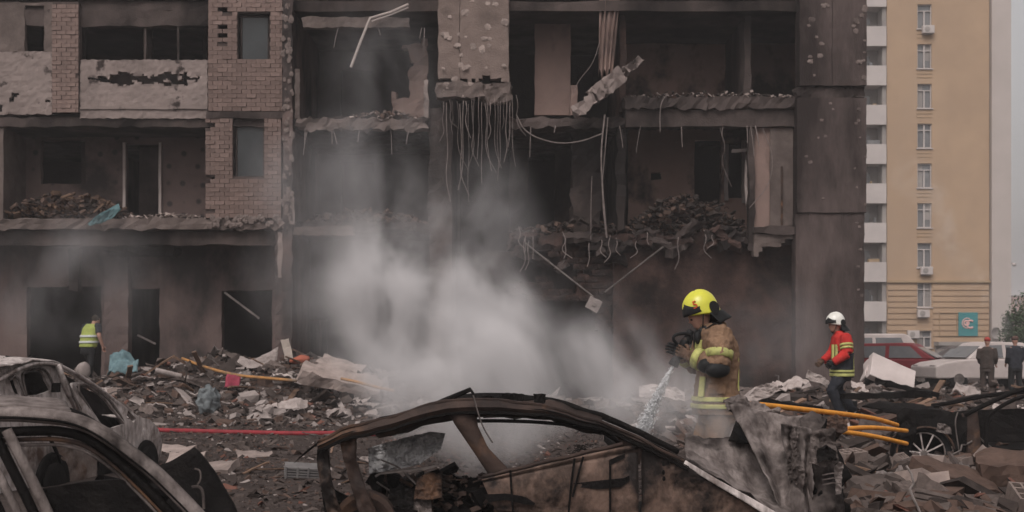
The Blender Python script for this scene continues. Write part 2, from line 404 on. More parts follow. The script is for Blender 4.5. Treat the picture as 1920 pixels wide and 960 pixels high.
# second upper floor: parapets, brick pier, dark openings behind
bpart('parapet', gwall(XL + .3, U(98), V(214), V(97), 32.0, 32.14, [], .06, .016, cut=lambda x, z: nz((x, 0, z), 3.4) > .40 and z < V(165), fs=9), m_parap)
bpart('parapet', gwall(U(150), U(389), V(222), V(112), 32.0, 32.14, [], .05, .016, fs=9,
      cut=lambda x, z: abs(z - V(148)) < (.12 + .16 * nz((x, 3, 0), 2.6)) * (1 if U(205) < x < U(352) else .3) and U(165) < x < U(375) and nz((x, 7, z), 5) > -.25), m_parap)
bpart('parapet_rail', rbox(U(150), U(389), 31.96, 31.99, V(205), V(200), .3, .012), m_parap)
bpart('balcony_back_wall', gwall(XL + .3, U(388, 1.2), S2 + .25, S3 + .01, 33.2, 33.4,
      [(U(45, 1.2), U(80, 1.2), V(97, 1.2), V(8, 1.2)), (U(160, 1.2), U(268, 1.2), V(118, 1.2), V(22, 1.2)), (U(284, 1.2), U(380, 1.2), V(118, 1.2), V(22, 1.2))], .3, .015), m_concd)
bpart('upper_wall', gwall(XL + .3, U(98), V(97), S3 + .2, 32.02, 32.16, [(U(46), U(82), V(97), V(10)), (U(-200), U(-60), V(97), V(10))], .2, .02), m_conc)
for xa in (268, 330): bpart('window_mullion', rbox(U(xa), U(xa) + .05, 32.1, 32.16, V(112), V(20), .4, .008), m_concd)
# plaster still clinging to the foot of the brick wall
# bricks ---------------------------------------------------------------
def brick_mesh(seed, L, H, W, mat):
    rnd = random.Random(seed)
    v, f = box(-L/2, L/2, -W/2, W/2, -H/2, H/2)
    v = [q + Vector((rnd.uniform(-1, 1)*.006, rnd.uniform(-1, 1)*.008, rnd.uniform(-1, 1)*.005)) for q in v]
    me = bpy.data.meshes.new('brick'); me.from_pydata([tuple(q) for q in v], [], f); me.materials.append(mat); me.update(); return me
BM = {k: [brick_mesh(i, .228 * k, .098, .10, m_brick) for i in range(5)] for k in (1.0, .5)}
NB = [0]; extra = []
def brick_wall(name, x0, x1, z0, z1, hole, y, cut=None):
    w_ = bpart(name, gwall(x0, x1, z0, z1, y + .035, y + .25, hole, .25, .012, cut=cut), m_mortar)
    z = z0 + .055; r = 0
    while z < z1 - .04:
        runs = [(x0, x1)]
        for h in hole:
            if h[2] - .03 < z < h[3] + .03: runs = [q for a, b in runs for q in ((a, min(b, h[0])), (max(a, h[1]), b)) if q[1] - q[0] > .03]
        for ra, rb in runs:
            x = x0 + (.0 if r % 2 else -.12)
            while x < rb - .02:
                a, b = max(x, ra), min(x + .24, rb); xc = (a + b) / 2
                if b - a > .05 and not (cut and cut(xc, z)):
                    me = random.choice(BM[1.0]); loc = Vector((xc, y + .045 + random.uniform(-.008, .008), z)); sx = (b - a - .012) / .228
                    if NB[0] < 300 and z < V(0):
                        o = bpy.data.objects.new('brick', me); COL.objects.link(o); o.parent = w_; o.matrix_parent_inverse = wm(w_).inverted(); o.scale = (sx, 1, 1)
                        o.location = loc; o.rotation_euler = (random.uniform(-.03, .03), random.uniform(-.012, .012), random.uniform(-.03, .03)); NB[0] += 1
                    else: extra.append(([Vector((q.co.x*sx, q.co.y, q.co.z)) + loc for q in me.vertices], [list(p.vertices) for p in me.polygons]))
                x += .24
        z += .108; r += 1
    return w_
crk = lambda x, z: False
brick_wall('brick_wall', U(386), U(528), S1 + .28, V(223), [(U(437), U(496), V(331), V(222.9))], 31.95,
           cut=lambda x, z: x < U(396) and nz((1, 0, z), 3.1) > .15)
brick_wall('brick_wall', U(391), U(530), V(209), S3 + .35, [(U(446), U(506), V(113), V(24))], 31.95,
           cut=lambda x, z: abs(x - U(422) - .1*nz((0, 0, z), 2)) < .05 + .07 * nz((3, 0, z), 4) and z > V(130))
brick_wall('brick_pier', U(99), U(149), V(212), S3 + .2, [], 31.93, cut=lambda x, z: nz((x, 5, z), 3) > .45)
if extra: tag(bpart('remaining_bricks', join(*extra), m_brick), None, None, None, 'stuff')
bpart('brick_lintel', rbox(U(388), U(532), 31.93, 32.2, V(222), V(210), .2, .02), m_concd)
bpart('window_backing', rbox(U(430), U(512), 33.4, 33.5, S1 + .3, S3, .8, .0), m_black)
for a, b, c_, e in ((440, 494, 230, 329), (449, 503, 27, 111)):
    f_ = bpart('window', join(box(U(a), U(a)+.04, 32.12, 32.17, V(e), V(c_)), box(U(b)-.04, U(b), 32.12, 32.17, V(e), V(c_)), box(U(a)+.04, U(b)-.04, 32.12, 32.17, V(c_)-.04, V(c_))), m_concd)
    bpart('pane', box(U(a)+.045, U(b)-.045, 32.14, 32.15, V(e), V(c_)-.045), m_glass, f_)
# cross wall with broken plaster edge
bpart('cross_wall', rbox(U(531), U(549), 31.9, 38.1, 0, ZT - .3, .2, .03, 5), m_gf)
lump = []
rl = random.Random(3)
def lumpmesh(c, s, rnd, flat=(1, .4, 1)):
    v, f = ell((0, 0, 0), s*flat[0], s*flat[1], s*flat[2], 7, 5)
    return [Vector(c) + q * rnd.uniform(.65, 1.25) for q in v], f
for i in range(90):
    y = rl.uniform(-10, 430); lump.append(lumpmesh((U(rl.uniform(531, 549)), 31.89, V(y)), rl.uniform(.02, .10), rl, (.7, .2, 1)))
for i in range(36): lump.append(lumpmesh((U(rl.uniform(390, 540)), 31.93, V(rl.uniform(408, 424))), rl.uniform(.04, .11), rl))
tag(bpart('plaster_crumbs', join(*lump), m_pock), None, None, None, 'stuff')

# --- middle bay: open rooms -------------------------------------------
bpart('floor_slab', rbox(U(549), U(806), 32.05, 38.1, S2 - .04, S2 + .24, .16, .07, 4), m_concd)
bpart('floor_slab', rbox(U(549), U(806), 32.25, 38.1, S1 - .05, S1 + .2, .16, .08, 4), m_concd)
bpart('edge_beam', rbox(U(558), U(800), 31.95, 32.06, V(245), V(223), .1, .06, 6), m_conc)
bpart('edge_beam', rbox(U(550), U(662), 31.98, 32.22, V(441), V(425), .12, .03, 5), m_conc)
bpart('edge_beam', rbox(U(566), U(766), 32.02, 32.25, V(51), V(31), .12, .025, 5), m_conc)
bpart('jamb_board', rbox(U(795), U(803), 32.0, 32.08, V(220), V(150), .1, .02, 5), m_parap)
bpart('jamb_board', rbox(U(553), U(562), 31.98, 32.06, V(222), V(130), .1, .02, 5), m_conc)
bpart('door_jamb', rbox(U(543), U(553), 31.9, 31.98, V(420), V(370), .1, .02, 5), m_parap)
for z0, z1 in ((S1 + .2, S2 - .04), (S2 + .24, S3)):
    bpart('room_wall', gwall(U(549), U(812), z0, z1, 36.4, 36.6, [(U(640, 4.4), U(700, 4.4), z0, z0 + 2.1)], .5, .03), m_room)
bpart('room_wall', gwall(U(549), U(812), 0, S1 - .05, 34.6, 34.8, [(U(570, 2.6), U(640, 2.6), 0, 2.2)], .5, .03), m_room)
bpart('torn_partition', gwall(U(735, 1.2), U(800, 1.2), S2 + .24, S3, 33.2, 33.4, [], .14, .06, cut=lambda x, z: nz((x, 0, z), 1.6) + (x - U(770, 1.2)) * -.9 + (z - V(120, 1.2)) * .55 > .12), m_beige)
bpart('column', rbox(U(803), U(832), 32.2, 32.6, 0, V(200), .16, .035, 4), m_concd)
# --- concrete pier with shrapnel pocks ---------------------------------
rag = lambda x, z: z < V(150) + .28 * nz((x, 2, 0), 2.5) + .12 * nz((x, 2, z), 9)
bpart('facade_panel', gwall(U(822), U(862), V(190), ZT - .3, 31.85, 32.1, [], .09, .014, cut=rag), m_panel)
bpart('facade_panel', gwall(U(863), U(954), V(190), ZT - .3, 31.83, 32.1, [], .09, .014, cut=rag), m_panel)
bpart('broken_lintel', rbox(U(818), U(905), 31.75, 32.1, V(186), V(157), .1, .05, 5), m_conc)
bpart('broken_lintel', rbox(U(906), U(957), 31.7, 32.1, V(196), V(160), .08, .07, 6), m_conc)
bpart('pier_wall', rbox(U(826), U(846), 32.2, 38.1, 0, ZT - .3, .4, .04, 3), m_concd)
def pocks(name, boxes, n, y, seed, smin=.03, smax=.085):
    rnd = random.Random(seed)
    for i in range(n):
        x0, x1, y0, y1 = boxes[i % len(boxes)]; c = Vector((U(rnd.uniform(x0, x1)), y, V(rnd.uniform(y0, y1))))
        s = rnd.uniform(smin, smax); bpart(name, lumpmesh(c, s, rnd, (1, .18, rnd.uniform(.6, 1))), m_lump if seed < 8 else m_pock)
pocks('shrapnel_pock', [(830, 950, -8, 130)], 26, 31.83, 5, .05, .11)
pocks('shrapnel_pock', [(828, 955, 120, 190)], 16, 31.78, 6, .04, .1)

# --- right wing: rooms laid open ---------------------------------------
# second upper floor
bpart('floor_slab', rbox(U(955), U(1176), 32.3, 38.1, V(236), V(217), .16, .07, 4), m_concd)
bpart('floor_slab', rbox(U(1170), U(1491), 32.0, 38.1, V(203), V(182), .12, .055, 6), m_concd)
bpart('floor_beam', rbox(U(1174), U(1491), 32.1, 32.5, V(236), V(203.5), .3, .02, 3), m_concd)
bpart('room_wall', gwall(U(1170, 3.6), U(1500, 3.6), V(215, 3.6), S3 + .02, 35.6, 35.8, [], .4, .02), m_beige_lit)
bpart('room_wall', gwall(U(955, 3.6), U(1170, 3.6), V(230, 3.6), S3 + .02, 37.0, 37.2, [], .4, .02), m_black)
pn = bpart('partition_panel', gwall(U(1003, 1.4), U(1070, 1.4), V(216, 1.4), S3 + .02, 33.4, 33.55, [], .3, .012), m_beige)
bpart('partition_panel', rbox(U(1069, 1.2), U(1082, 1.2), 33.1, 33.3, V(216, 1.2), V(162, 1.2), .2, .02), m_beige)
bpart('cross_wall', rbox(U(1162, .6), U(1174, .6), 32.5, 38.1, V(203), ZT - .3, .35, .04, 3), m_brown)
bpart('cross_wall', rbox(U(1404), U(1416), 32.6, 35.59, V(181), S3 + .02, .3, .03, 3), m_concd)
bpart('hanging_curtain', patch([P(x, -20, 32.2) + Vector((0, .06*math.sin(x*.9), 0)) for x in range(1124, 1164, 3)], [P(1122 + (x-1124)*.7, 140 + 14*math.sin(x*.5), 32.2) for x in range(1124, 1164, 3)], 26, 16, .02, (0, -1, 0), lambda u, v: .05*math.sin(u*26 + v*2), 3, .02, 6), m_beige)
# first upper floor
bpart('room_wall', gwall(U(1178, 3.2), U(1412, 3.2), S1 - .2, V(236, 3.2), 35.2, 35.4, [(U(1302, 3.2), U(1352, 3.2), S1, V(262, 3.2)), (U(1362, 3.2), U(1398, 3.2), V(372, 3.2), V(268, 3.2)), (U(1221, 3.2), U(1240, 3.2), V(337, 3.2), V(323, 3.2))], .3, .02), m_beige_lit)
bpart('room_wall', gwall(U(955, 4), U(1178, 4), 0, V(225, 4), 36.0, 36.2, [(U(990, 4), U(1040, 4), S1, V(280, 4))], .4, .03), m_room)
bpart('cross_wall', rbox(U(1160), U(1175), 32.4, 38.1, S1, V(236), .3, .05, 3), m_room)
bpart('room_pier', rbox(U(1072, .9), U(1128, .9), 32.9, 33.3, S1, V(235, .9), .2, .07, 3), m_room)
bpart('post', rbox(U(1406), U(1417), 32.15, 32.4, V(470), V(237), .2, .03, 4), m_concd)
bpart('bathroom_panel', gwall(U(1417), U(1491), V(424), V(236), 32.25, 32.4, [], .3, .008), m_beige)
bpart('bathroom_panel', rbox(U(1447), U(1490), 32.18, 32.245, V(422), V(240), .5, .006), m_conc)
bpart('panel_foot', rbox(U(1414), U(1491), 31.98, 32.4, V(438), V(424.5), .2, .03, 5), m_concd)
bpart('panel_foot', gwall(U(1414), U(1489), V(480), V(439), 32.05, 32.3, [], .1, .03, cut=lambda x, z: z < V(478) + (x - U(1414)) * .42 + .1 * nz((x, 0, 0), 5)), m_conc)
pp = bpart('pipe', sweep([P(1466, 312, 32.15), P(1466, 422, 32.15)], .03, 6), m_rust)
for x, y0, y1 in ((1360, 270, 375), (1392, 262, 380)): bpart('window_frame', rbox(U(x, 3), U(x+7, 3), 35.05, 35.15, V(y1, 3), V(y0, 3), .4, .02), m_white)
bpart('window_frame', rbox(U(1374, 1), U(1404, 1), 33.0, 33.06, V(285, 1), V(279, 1), .1, .03), m_white)
bpart('window_frame', sweep([P(1400, 300, 32.8), P(1398, 350, 32.8), P(1402, 392, 32.7)], .04, 4), m_white)
# collapsed floor edge and rubble heap on it
bpart('floor_slab', rbox(U(955), U(1412), 32.5, 38.1, S1 - .35, S1 - .1, .18, .09, 3), m_brown)
bpart('floor_slab', rbox(U(1412), U(1491), 32.41, 38.1, S1 - .35, S1 - .1, .3, .03, 3), m_concd)
# ground floor walls
rag2 = lambda x, z: z > V(452) + .2 * nz((x, 4, 0), 1.6) + .12 * nz((x, 4, z), 6)
bpart('ground_floor_wall', gwall(U(1150, .5), U(1491, .5), 0, S1 + .1, 32.5, 32.75, [], .14, .03, cut=rag2), m_brown)
brg = lambda x, z: z > V(446) + .25 * nz((x, 8, 0), 2) or (abs(z - V(505) - .4*nz((x, 1, 0), .9)) < .38 and x < U(1085)) or (z < V(560) + .3*nz((x, 6, 0), 2) and x < U(1120)) or nz((x, 9, z), 2.2) > .45
RB = [brick_mesh(40 + i, .3, .14, .12, m_brown) for i in range(4)]
bw = bpart('broken_brick_wall', gwall(U(965, .6), U(1152, .6), V(620, .6), S1, 32.64, 32.85, [], .16, .04, cut=brg), m_brown)
z = V(618, .6); r = 0
while z < S1 - .05:
    x = U(968, .6) + (.16 if r % 2 else 0)
    while x < U(1150, .6):
        if not brg(x, z) and random.random() > .12:
            o = bpy.data.objects.new('brick', random.choice(RB)); COL.objects.link(o); setp(o, bw)
            o.location = (x, 32.60 + random.uniform(-.03, .03), z); o.rotation_euler = [random.uniform(-.06, .06) for _ in range(3)]
        x += .32
    z += .16; r += 1
bpart('inner_wall', gwall(U(830, 2.6), U(1200, 2.6), 0, S1 - .36, 34.6, 34.8, [(U(860, 2.6), U(930, 2.6), 0, 2.3)], .5, .03), m_room)
# torn slabs and masonry spilling from the collapsed floor
rq = random.Random(31)
for i in range(22):
    x = rq.uniform(985, 1400); y = rq.uniform(438, 500) if x < 1200 else rq.uniform(436, 462); s_ = rq.uniform(.12, .5)
    vf = rbox(-s_, s_, -.18, .12, -.07 - s_*.1, .07, .1, .05, 5); mt = Matrix.Translation(P(x, y, 32.35)) @ Matrix.Rotation(rq.uniform(-.7, .7), 4, 'Y') @ Matrix.Rotation(rq.uniform(-.5, .5), 4, 'X') @ Matrix.Rotation(rq.uniform(-.5, .5), 4, 'Z')
    bpart('torn_slab_piece', xf(vf, mt), rq.choice((m_brown, m_concd, m_concd)))
for i in range(16):
    x = rq.uniform(970, 1420); y = rq.uniform(425, 450); ln = rq.uniform(20, 75); a = rq.uniform(-14, 14)
    bpart('bent_rebar', sweep(smooth([P(x, y, 32.3), P(x + a*.6, y + ln*.35, 32.0), P(x - a*.3, y + ln*.7, 31.95), P(x + a*1.5, y + ln, 31.9)], 2), .011, 4), m_cable)
for i in range(20):
    x = rq.choice((rq.uniform(560, 800), rq.uniform(960, 1170), rq.uniform(1180, 1480))); y = rq.choice((242, 236, 440, 52) if x < 800 else (238, 236)); ln = rq.uniform(12, 60); a = rq.uniform(-10, 10)
    bpart('bent_rebar', sweep(smooth([P(x, y, 32.1), P(x + a*.5, y + ln*.4, 31.9), P(x + a, y + ln, 31.85)], 2), rq.uniform(.006, .012), 4), m_cable)
# corner: stacked dark panels
bpart('corner_panel', gwall(U(1496), U(1556), V(163), ZT - .3, 31.80, 32.3, [], .13, .010), m_corner)
bpart('corner_panel', gwall(U(1557), U(1621), V(163), ZT - .3, 31.80, 32.3, [], .13, .010), m_corner)
bpart('panel_joint', rbox(U(1491), U(1618), 31.9, 32.3, V(186), V(163.5), .1, .05, 6), m_concd)
bpart('corner_panel', gwall(U(1491), U(1620), V(400), V(186.5), 31.78, 32.3, [], .13, .010), m_corner)
bpart('corner_panel', gwall(U(1489), U(1617), -.2, V(401), 31.83, 32.3, [], .13, .012), m_corner)
pocks('shrapnel_pock', [(1512, 1560, 0, 150), (1596, 1619, 20, 160)], 24, 31.79, 8, .035, .1)
pocks('shrapnel_pock', [(1505, 1560, 190, 380), (1596, 1619, 195, 390)], 16, 31.77, 9, .03, .06)
pocks('shrapnel_pock', [(1600, 1616, 400, 560)], 6, 31.82, 10, .03, .06)

# ------------------------------------------------------------------ loose things on and in the ruin
def heap(name, label, cat, c, rx, ry, rz, mat, n=60, smin=.05, smax=.22, seed=1, group=None):
    rnd = random.Random(seed); L = []
    for i in range(n):
        a = rnd.uniform(0, 6.283); q = math.sqrt(rnd.random()); h = (1 - q) * rz
        p = Vector((c[0] + rx*q*math.cos(a), c[1] + ry*q*math.sin(a), c[2] + h * rnd.uniform(.3, 1)))
        L.append(chunk(p, rnd.uniform(smin, smax), rnd))
    return tag(mk(name, join(*L), mat), label, cat, group, 'stuff')
def chunk(p, s, rnd, flat=None):
    k = flat or ((rnd.uniform(.6, 1.3), rnd.uniform(.5, 1), rnd.uniform(.2, .7)) if rnd.random() > .3 else (rnd.uniform(1.5, 3), rnd.uniform(.2, .5), rnd.uniform(.1, .3)))
    v, f = box(-s*k[0]/1.6, s*k[0]/1.6, -s*k[1]/1.6, s*k[1]/1.6, -s*k[2]/1.6, s*k[2]/1.6)
    m = Matrix.Rotation(rnd.uniform(0, 6.3), 3, 'Z') @ Matrix.Rotation(rnd.uniform(-.7, .7), 3, 'X') @ Matrix.Rotation(rnd.uniform(-.7, .7), 3, 'Y')
    return [Vector(p) + m @ (q + Vector((rnd.uniform(-1, 1), rnd.uniform(-1, 1), rnd.uniform(-1, 1))) * s * .16) for q in v], f
def heap2(name, label, pxs, D, mat, n, seed, hmax, smin=.05, smax=.22, dep=1.5):
    """heap spread along a floor edge between two pixel columns"""
    (x0, x1, yb) = pxs; rnd = random.Random(seed); L = []
    for i in range(n):
        t = rnd.random(); x = U(x0 + (x1-x0)*t, D-32); h = hmax * math.sin(math.pi*min(.98, max(.02, t)))**.7 * rnd.random()
        L.append(chunk((x, D + rnd.uniform(0, dep), V(yb, D-32) + h), rnd.uniform(smin, smax), rnd))
    o = mk(name, join(*L), mat); k = len(mat)
    o.data.polygons.foreach_set('material_index', np.repeat(np.array([rnd.randrange(k) for _ in L], dtype=np.int32), 6))
    return tag(o, label, 'rubble', None, 'stuff')
m_debd = M('dark_debris', (.075, .063, .058), (.04, .034, .032), 5)
m_debb = M('brown_debris', (.16, .115, .095), (.10, .072, .06), 5)
heap2('rubble_heap', 'charred rubble heap in the open first floor room', (1180, 1405, 437), 32.7, [m_debd, m_debd, m_debb], 900, 21, 1.0, .03, .15, 1.6)
heap2('rubble_heap', 'dark rubble along the collapsed floor edge above broken bricks', (960, 1200, 442), 32.6, [m_brown, m_debd, m_debb], 300, 22, .4, .03, .18, 1)
heap2('rubble_heap', 'rubble and splinters on the loggia floor of left wing', (0, 235, 405), 32.2, [m_debb, m_wood, m_debd], 420, 23, .62, .03, .14, .9)
heap2('rubble_heap', 'light rubble crumbs on middle slab edge', (640, 800, 226), 32.0, [m_deb, m_lump, m_debb], 170, 24, .26, .03, .11, .6)
heap2('rubble_heap', 'rubble spread over the smoky middle bay floor', (555, 800, 424), 32.3, [m_debb, m_deb, m_debd], 420, 25, .5, .03, .14, 1.4)
heap2('rubble_heap', 'ash and pale crumbs along the upper right floor edge', (1180, 1488, 181), 32.05, [m_debd, m_lump, m_debd], 300, 26, .16, .02, .09, .7)
heap2('rubble_heap', 'crumbs along the white slab edge beside brick wall', (230, 385, 408), 32.0, [m_deb, m_lump], 110, 27, .12, .02, .08, .5)
tag(mk('fallen_beam', join(rbox(-.28, .62, -.16, .16, -.18, .20, .1, .06, 6), rbox(-.95, -.3, -.12, .1, -.15, .12, .1, .08, 6), rbox(.72, 1.02, -.12, .12, -.10, .12, .08, .05, 6), rbox(1.06, 1.24, -.1, .1, -.09, .11, .06, .05, 6), sweep([(-.9, 0, 0), (1.2, 0, 0)], .02, 5)), m_parap),
    'pale broken concrete beam hanging askew from torn floor edge', 'beam')
_b = bpy.data.objects['fallen_beam']; _b.location = P(1131, 168, 31.9); _b.rotation_euler = (0, R(-39), R(8))
tag(mk('bent_gutter', join(sweep([P(766, 8, 31.9), P(735, 22, 31.9), P(694, 34, 31.8), P(676, 78, 31.7), P(658, 126, 31.6)], .035, 6), sweep([P(766, 14, 31.9), P(735, 27, 31.9), P(697, 40, 31.8)], .02, 5)), m_white),
    'bent white metal strip dangling from the middle bay', 'metal strip')
tag(mk('torn_cloth', patch([P(222, 381, 31.8), P(205, 392, 31.75), P(182, 404, 31.7), P(165, 420, 31.75)], [P(226, 392, 31.7), P(215, 406, 31.75), P(196, 414, 31.7), P(168, 424, 31.7)], 14, 6, .02, (0, -1, .3), None, 2, .06, 5), M('teal_cloth', (.16, .30, .33), (.09, .17, .19), 6)),
    'teal cloth draped over the left slab edge', 'cloth')
CAB = 'cables hanging from the ruin'
def cable(pxs, lab, r=.012, it=2):
    tag(mk('hanging_cable', sweep(smooth([P(*q) for q in pxs], it), r, 5), m_cable), lab, 'cable', CAB)
rc = random.Random(12)
for i in range(24):
    x = 832 + i * 5.9 + rc.uniform(-2, 2); y0 = rc.uniform(178, 196); ln = rc.uniform(110, 195); dx = rc.uniform(-7, 12)
    ln *= rc.choice((.45, .8, 1, 1, 1.1)); wv_ = rc.uniform(-2.5, 2.5)
    cable([(x, y0, 31.72), (x + dx*.3 + wv_*.5, y0 + ln*.25, 31.6), (x + dx*.2 - wv_, y0 + ln*.5, 31.7), (x + dx*.1 + wv_, y0 + ln*.75, 31.6), (x + dx*1.8, y0 + ln, 31.65)], 'thin bent steel rod hanging below the pocked pier', rc.choice((.006, .008, .011)))
cable([(968, 215, 32), (985, 250, 31.9), (1040, 270, 31.9), (1090, 266, 32), (1130, 250, 32)], 'long grey cable sagging below the torn floor', .016)
cable([(1134, 215, 31.9), (1126, 290, 31.8), (1131, 370, 31.8), (1138, 446, 31.8)], 'pale cable bundle hanging past the brick ruin', .02)
cable([(1140, 220, 31.9), (1133, 300, 31.8), (1128, 360, 31.8), (1136, 440, 31.8)], 'pale cable twisted beside the hanging bundle', .012)
cable([(1252, 176, 31.9), (1240, 190, 31.8), (1237, 215, 31.8), (1238, 248, 31.8)], 'short hooked cable on upper right slab', .013)
cable([(1124, 80, 32.1), (1112, 120, 32), (1085, 150, 32), (1075, 175, 32)], 'thin wire looping beside the partition panel', .008)
cable([(1350, 240, 32), (1362, 280, 31.9), (1350, 300, 32), (1372, 350, 32)], 'thin wire hanging under the right floor beam', .008)
cable([(1430, 240, 32), (1450, 290, 31.95), (1445, 345, 31.9), (1405, 390, 31.9)], 'thin wire curling over the beige bathroom panel', .01)
cable([(1110, 330, 31.9), (1108, 380, 31.9), (1108, 450, 31.9)], 'straight wire standing at the torn floor edge', .01)
for a, b, lab in (((985, 456), (1112, 556), 'left thin steel rod holding the white box'), ((1252, 456), (1134, 548), 'right thin steel rod slanting to the white box')):
    tag(mk('steel_rod', sweep([P(*a, 32.2), P(*b, 31.7)], .022, 6), m_metal), lab, 'rod', 'rods above the white box')
_bx = mk('junction_box', join(rbox(-.16, .16, -.06, .06, -.16, .16, .1, .015, 5), box(-.05, .05, -.09, -.061, -.05, .05)), m_debw, bevel=.008)
tag(_bx, 'small pale metal box dangling on steel rods', 'box'); _bx.location = P(1113, 571, 31.7); _bx.rotation_euler = (0, R(28), R(10))

# ------------------------------------------------------------------ yellow apartment tower
TD = 93.0
KD[0] = 1.0
def TX(x): return (x - 960) / FPX * TD
def TZ(y): return CAMZ + (HY - y) / FPX * TD
m_yel = M('yellow_render', (.40, .277, .185), (.35, .243, .165), .35, bump=.05, rough=.95, soot=((.34, .245, .175), .14, .48, .75, .35))
m_pale = M('pale_pink_render', (.44, .385, .36), (.40, .35, .325), .4, bump=.05)
m_balc = M('pale_balcony', (.47, .42, .40), (.41, .365, .35), .6, bump=.05)
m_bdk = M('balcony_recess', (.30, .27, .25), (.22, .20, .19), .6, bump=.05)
m_ledge = M('ochre_ledge', (.34, .24, .15), (.31, .22, .14), 1, bump=.05)
m_dkglass = M('dark_pane', (.10, .10, .105), (.16, .155, .155), .9, rough=.15, bump=0, spec=.7)
T = thing('apartment_tower', 'tall yellow apartment tower with pale balconies behind the ruin', 'building', (TX(1760), TD, 0))
ztop = 46; wy = [8 + 74.6*k for k in range(-7, 8)]
wh = [(TX(1720), TX(1747), TZ(y + 46), TZ(y)) for y in wy] + [(TX(1720), TX(1747), TZ(652), TZ(620))]
def flatwall(*a, **k): return gwall(*a, step=8, amp=0, **k)
mk('wall', flatwall(TX(1663), TX(1855), -.3, ztop, TD, TD + .4, wh), m_yel, T)
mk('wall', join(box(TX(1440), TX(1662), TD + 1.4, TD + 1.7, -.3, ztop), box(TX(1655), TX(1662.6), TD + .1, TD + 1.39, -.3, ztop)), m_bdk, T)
mk('wall', box(TX(1857), TX(1893), TD - .3, TD + 14, -.3, ztop), m_pale, T)
mk('wall', box(TX(1440), TX(1855), TD + 5, TD + 14, -.3, ztop - .1), m_pale, T)
mk('roof', box(TX(1438), TX(1895), TD - .5, TD + 14.2, ztop + .02, ztop + .4), m_ledge, T)
for i, h in enumerate(wh):
    f_ = mk('window', join(box(h[0], h[0]+.07, TD+.12, TD+.2, h[2], h[3]), box(h[1]-.07, h[1], TD+.12, TD+.2, h[2], h[3]), box(h[0]+.07, h[1]-.07, TD+.12, TD+.2, h[3]-.07, h[3]), box(h[0]+.07, h[1]-.07, TD+.12, TD+.2, h[2], h[2]+.07),
        box((h[0]+h[1])/2-.05, (h[0]+h[1])/2+.05, TD+.11, TD+.2, h[2]+.07, h[3]-.45 if i % 2 else h[3]-.07), box(h[0]+.07, h[1]-.07, TD+.115, TD+.2, h[3]-.5, h[3]-.44)), m_balc, T)
    mk('pane', box(h[0]+.07, h[1]-.07, TD+.22, TD+.24, h[2]+.07, h[3]-.07), m_dkglass, f_)
    if i % 3 != 1:
        xm = (h[0]+h[1])/2; a_, b_ = ((h[0]+.08, xm-.1) if i % 2 else (xm+.05, h[1]-.08)); mk('curtain', box(a_, b_, TD+.205, TD+.215, h[2]+.1 + (.5 if i % 4 == 0 else 0), h[3]-.1), m_bdk, f_)
    mk('sill', box(h[0]-.08, h[1]+.08, TD-.1, TD+.1, h[2]-.07, h[2]-.005), m_balc, f_)
    if h[2] > 6:
        for q in (.35, .62): mk('ledge', box(h[0]-.05, h[1]+.05, TD-.03, TD+.02, h[2]-q-.05, h[2]-q), m_ledge, f_)
for k in range(-7, 9):
    y = 50 + 73.6 * k
    if TZ(y + 37) < .3: continue
    b_ = mk('balcony', join(box(TX(1600), TX(1661), TD - .15, TD + .05, TZ(y + 37), TZ(y)), box(TX(1600), TX(1661), TD + .06, TD + 1.39, TZ(y + 37), TZ(y + 33))), m_balc, T)
    mk('balcony_junk', box(TX(1626 + (k*7) % 18), TX(1632 + (k*7) % 22), TD + .4, TD + .8, TZ(y + 32), TZ(y - 4 - (k*5) % 9)), m_dkglass if k % 2 else m_ledge, b_)
    mk('balcony_window', box(TX(1622), TX(1640), TD + 1.3, TD + 1.38, TZ(y), TZ(y - 24)), m_dkglass, b_)
for k in range(13):
    z = .5 + k * .42
    if z > TZ(532): break
    for a, b in ((1664, 1718), (1749, 1854)): mk('stone_band', box(TX(a), TX(b), TD - .07, TD + .01, z, z + .33), m_yel, T)
mk('cornice', box(TX(1662), TX(1856), TD - .16, TD + .02, TZ(530), TZ(526)), m_ledge, T)
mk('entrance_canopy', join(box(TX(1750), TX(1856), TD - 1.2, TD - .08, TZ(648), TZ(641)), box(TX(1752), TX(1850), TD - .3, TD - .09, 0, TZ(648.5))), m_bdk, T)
for (x, y), lab in (((1738, 57), 'air conditioner under the topmost window in view'), ((1735, 508), 'air conditioner under the window above stone bands'), ((1729, 588), 'air conditioner below the window in the stone bands'), ((1710, 627), 'air conditioner beside the lowest tower window')):
    a_ = thing('air_conditioner', 'white ' + lab, 'air conditioner', (TX(x), TD - .3, TZ(y)), 'air conditioners on the tower')
    mk('casing', box(TX(x)-.42, TX(x)+.42, TD-.42, TD-.1, TZ(y)-.28, TZ(y)+.28), m_balc, a_, bevel=.02)
    mk('fan_grille', lathe([(.2, 0), (.2, .02), (.05, .03)], (TX(x)-.1, TD-.42, TZ(y)), (0, -1, 0), 14), m_bdk, a_)
    mk('bracket', box(TX(x)-.3, TX(x)+.3, TD-.3, TD-.08, TZ(y)-.34, TZ(y)-.285), m_bdk, a_)
sg = thing('wall_sign', 'teal square sign with pale round emblem on the tower wall', 'sign', (TX(1814), TD - .1, TZ(608)))
mk('board', box(TX(1796), TX(1832), TD-.16, TD-.08, TZ(630), TZ(586)), M('teal_sign', (.055, .21, .22), (.05, .19, .20), 1, bump=0), sg)
mk('frame', join(*[box(TX(a), TX(b), TD-.14, TD-.075, TZ(d_), TZ(c_)) for a, b, c_, d_ in ((1760, 1794, 586, 587), (1760, 1794, 629, 630), (1760, 1761, 587.2, 628.8), (1793, 1794, 587.2, 628.8))]), m_ledge, sg)
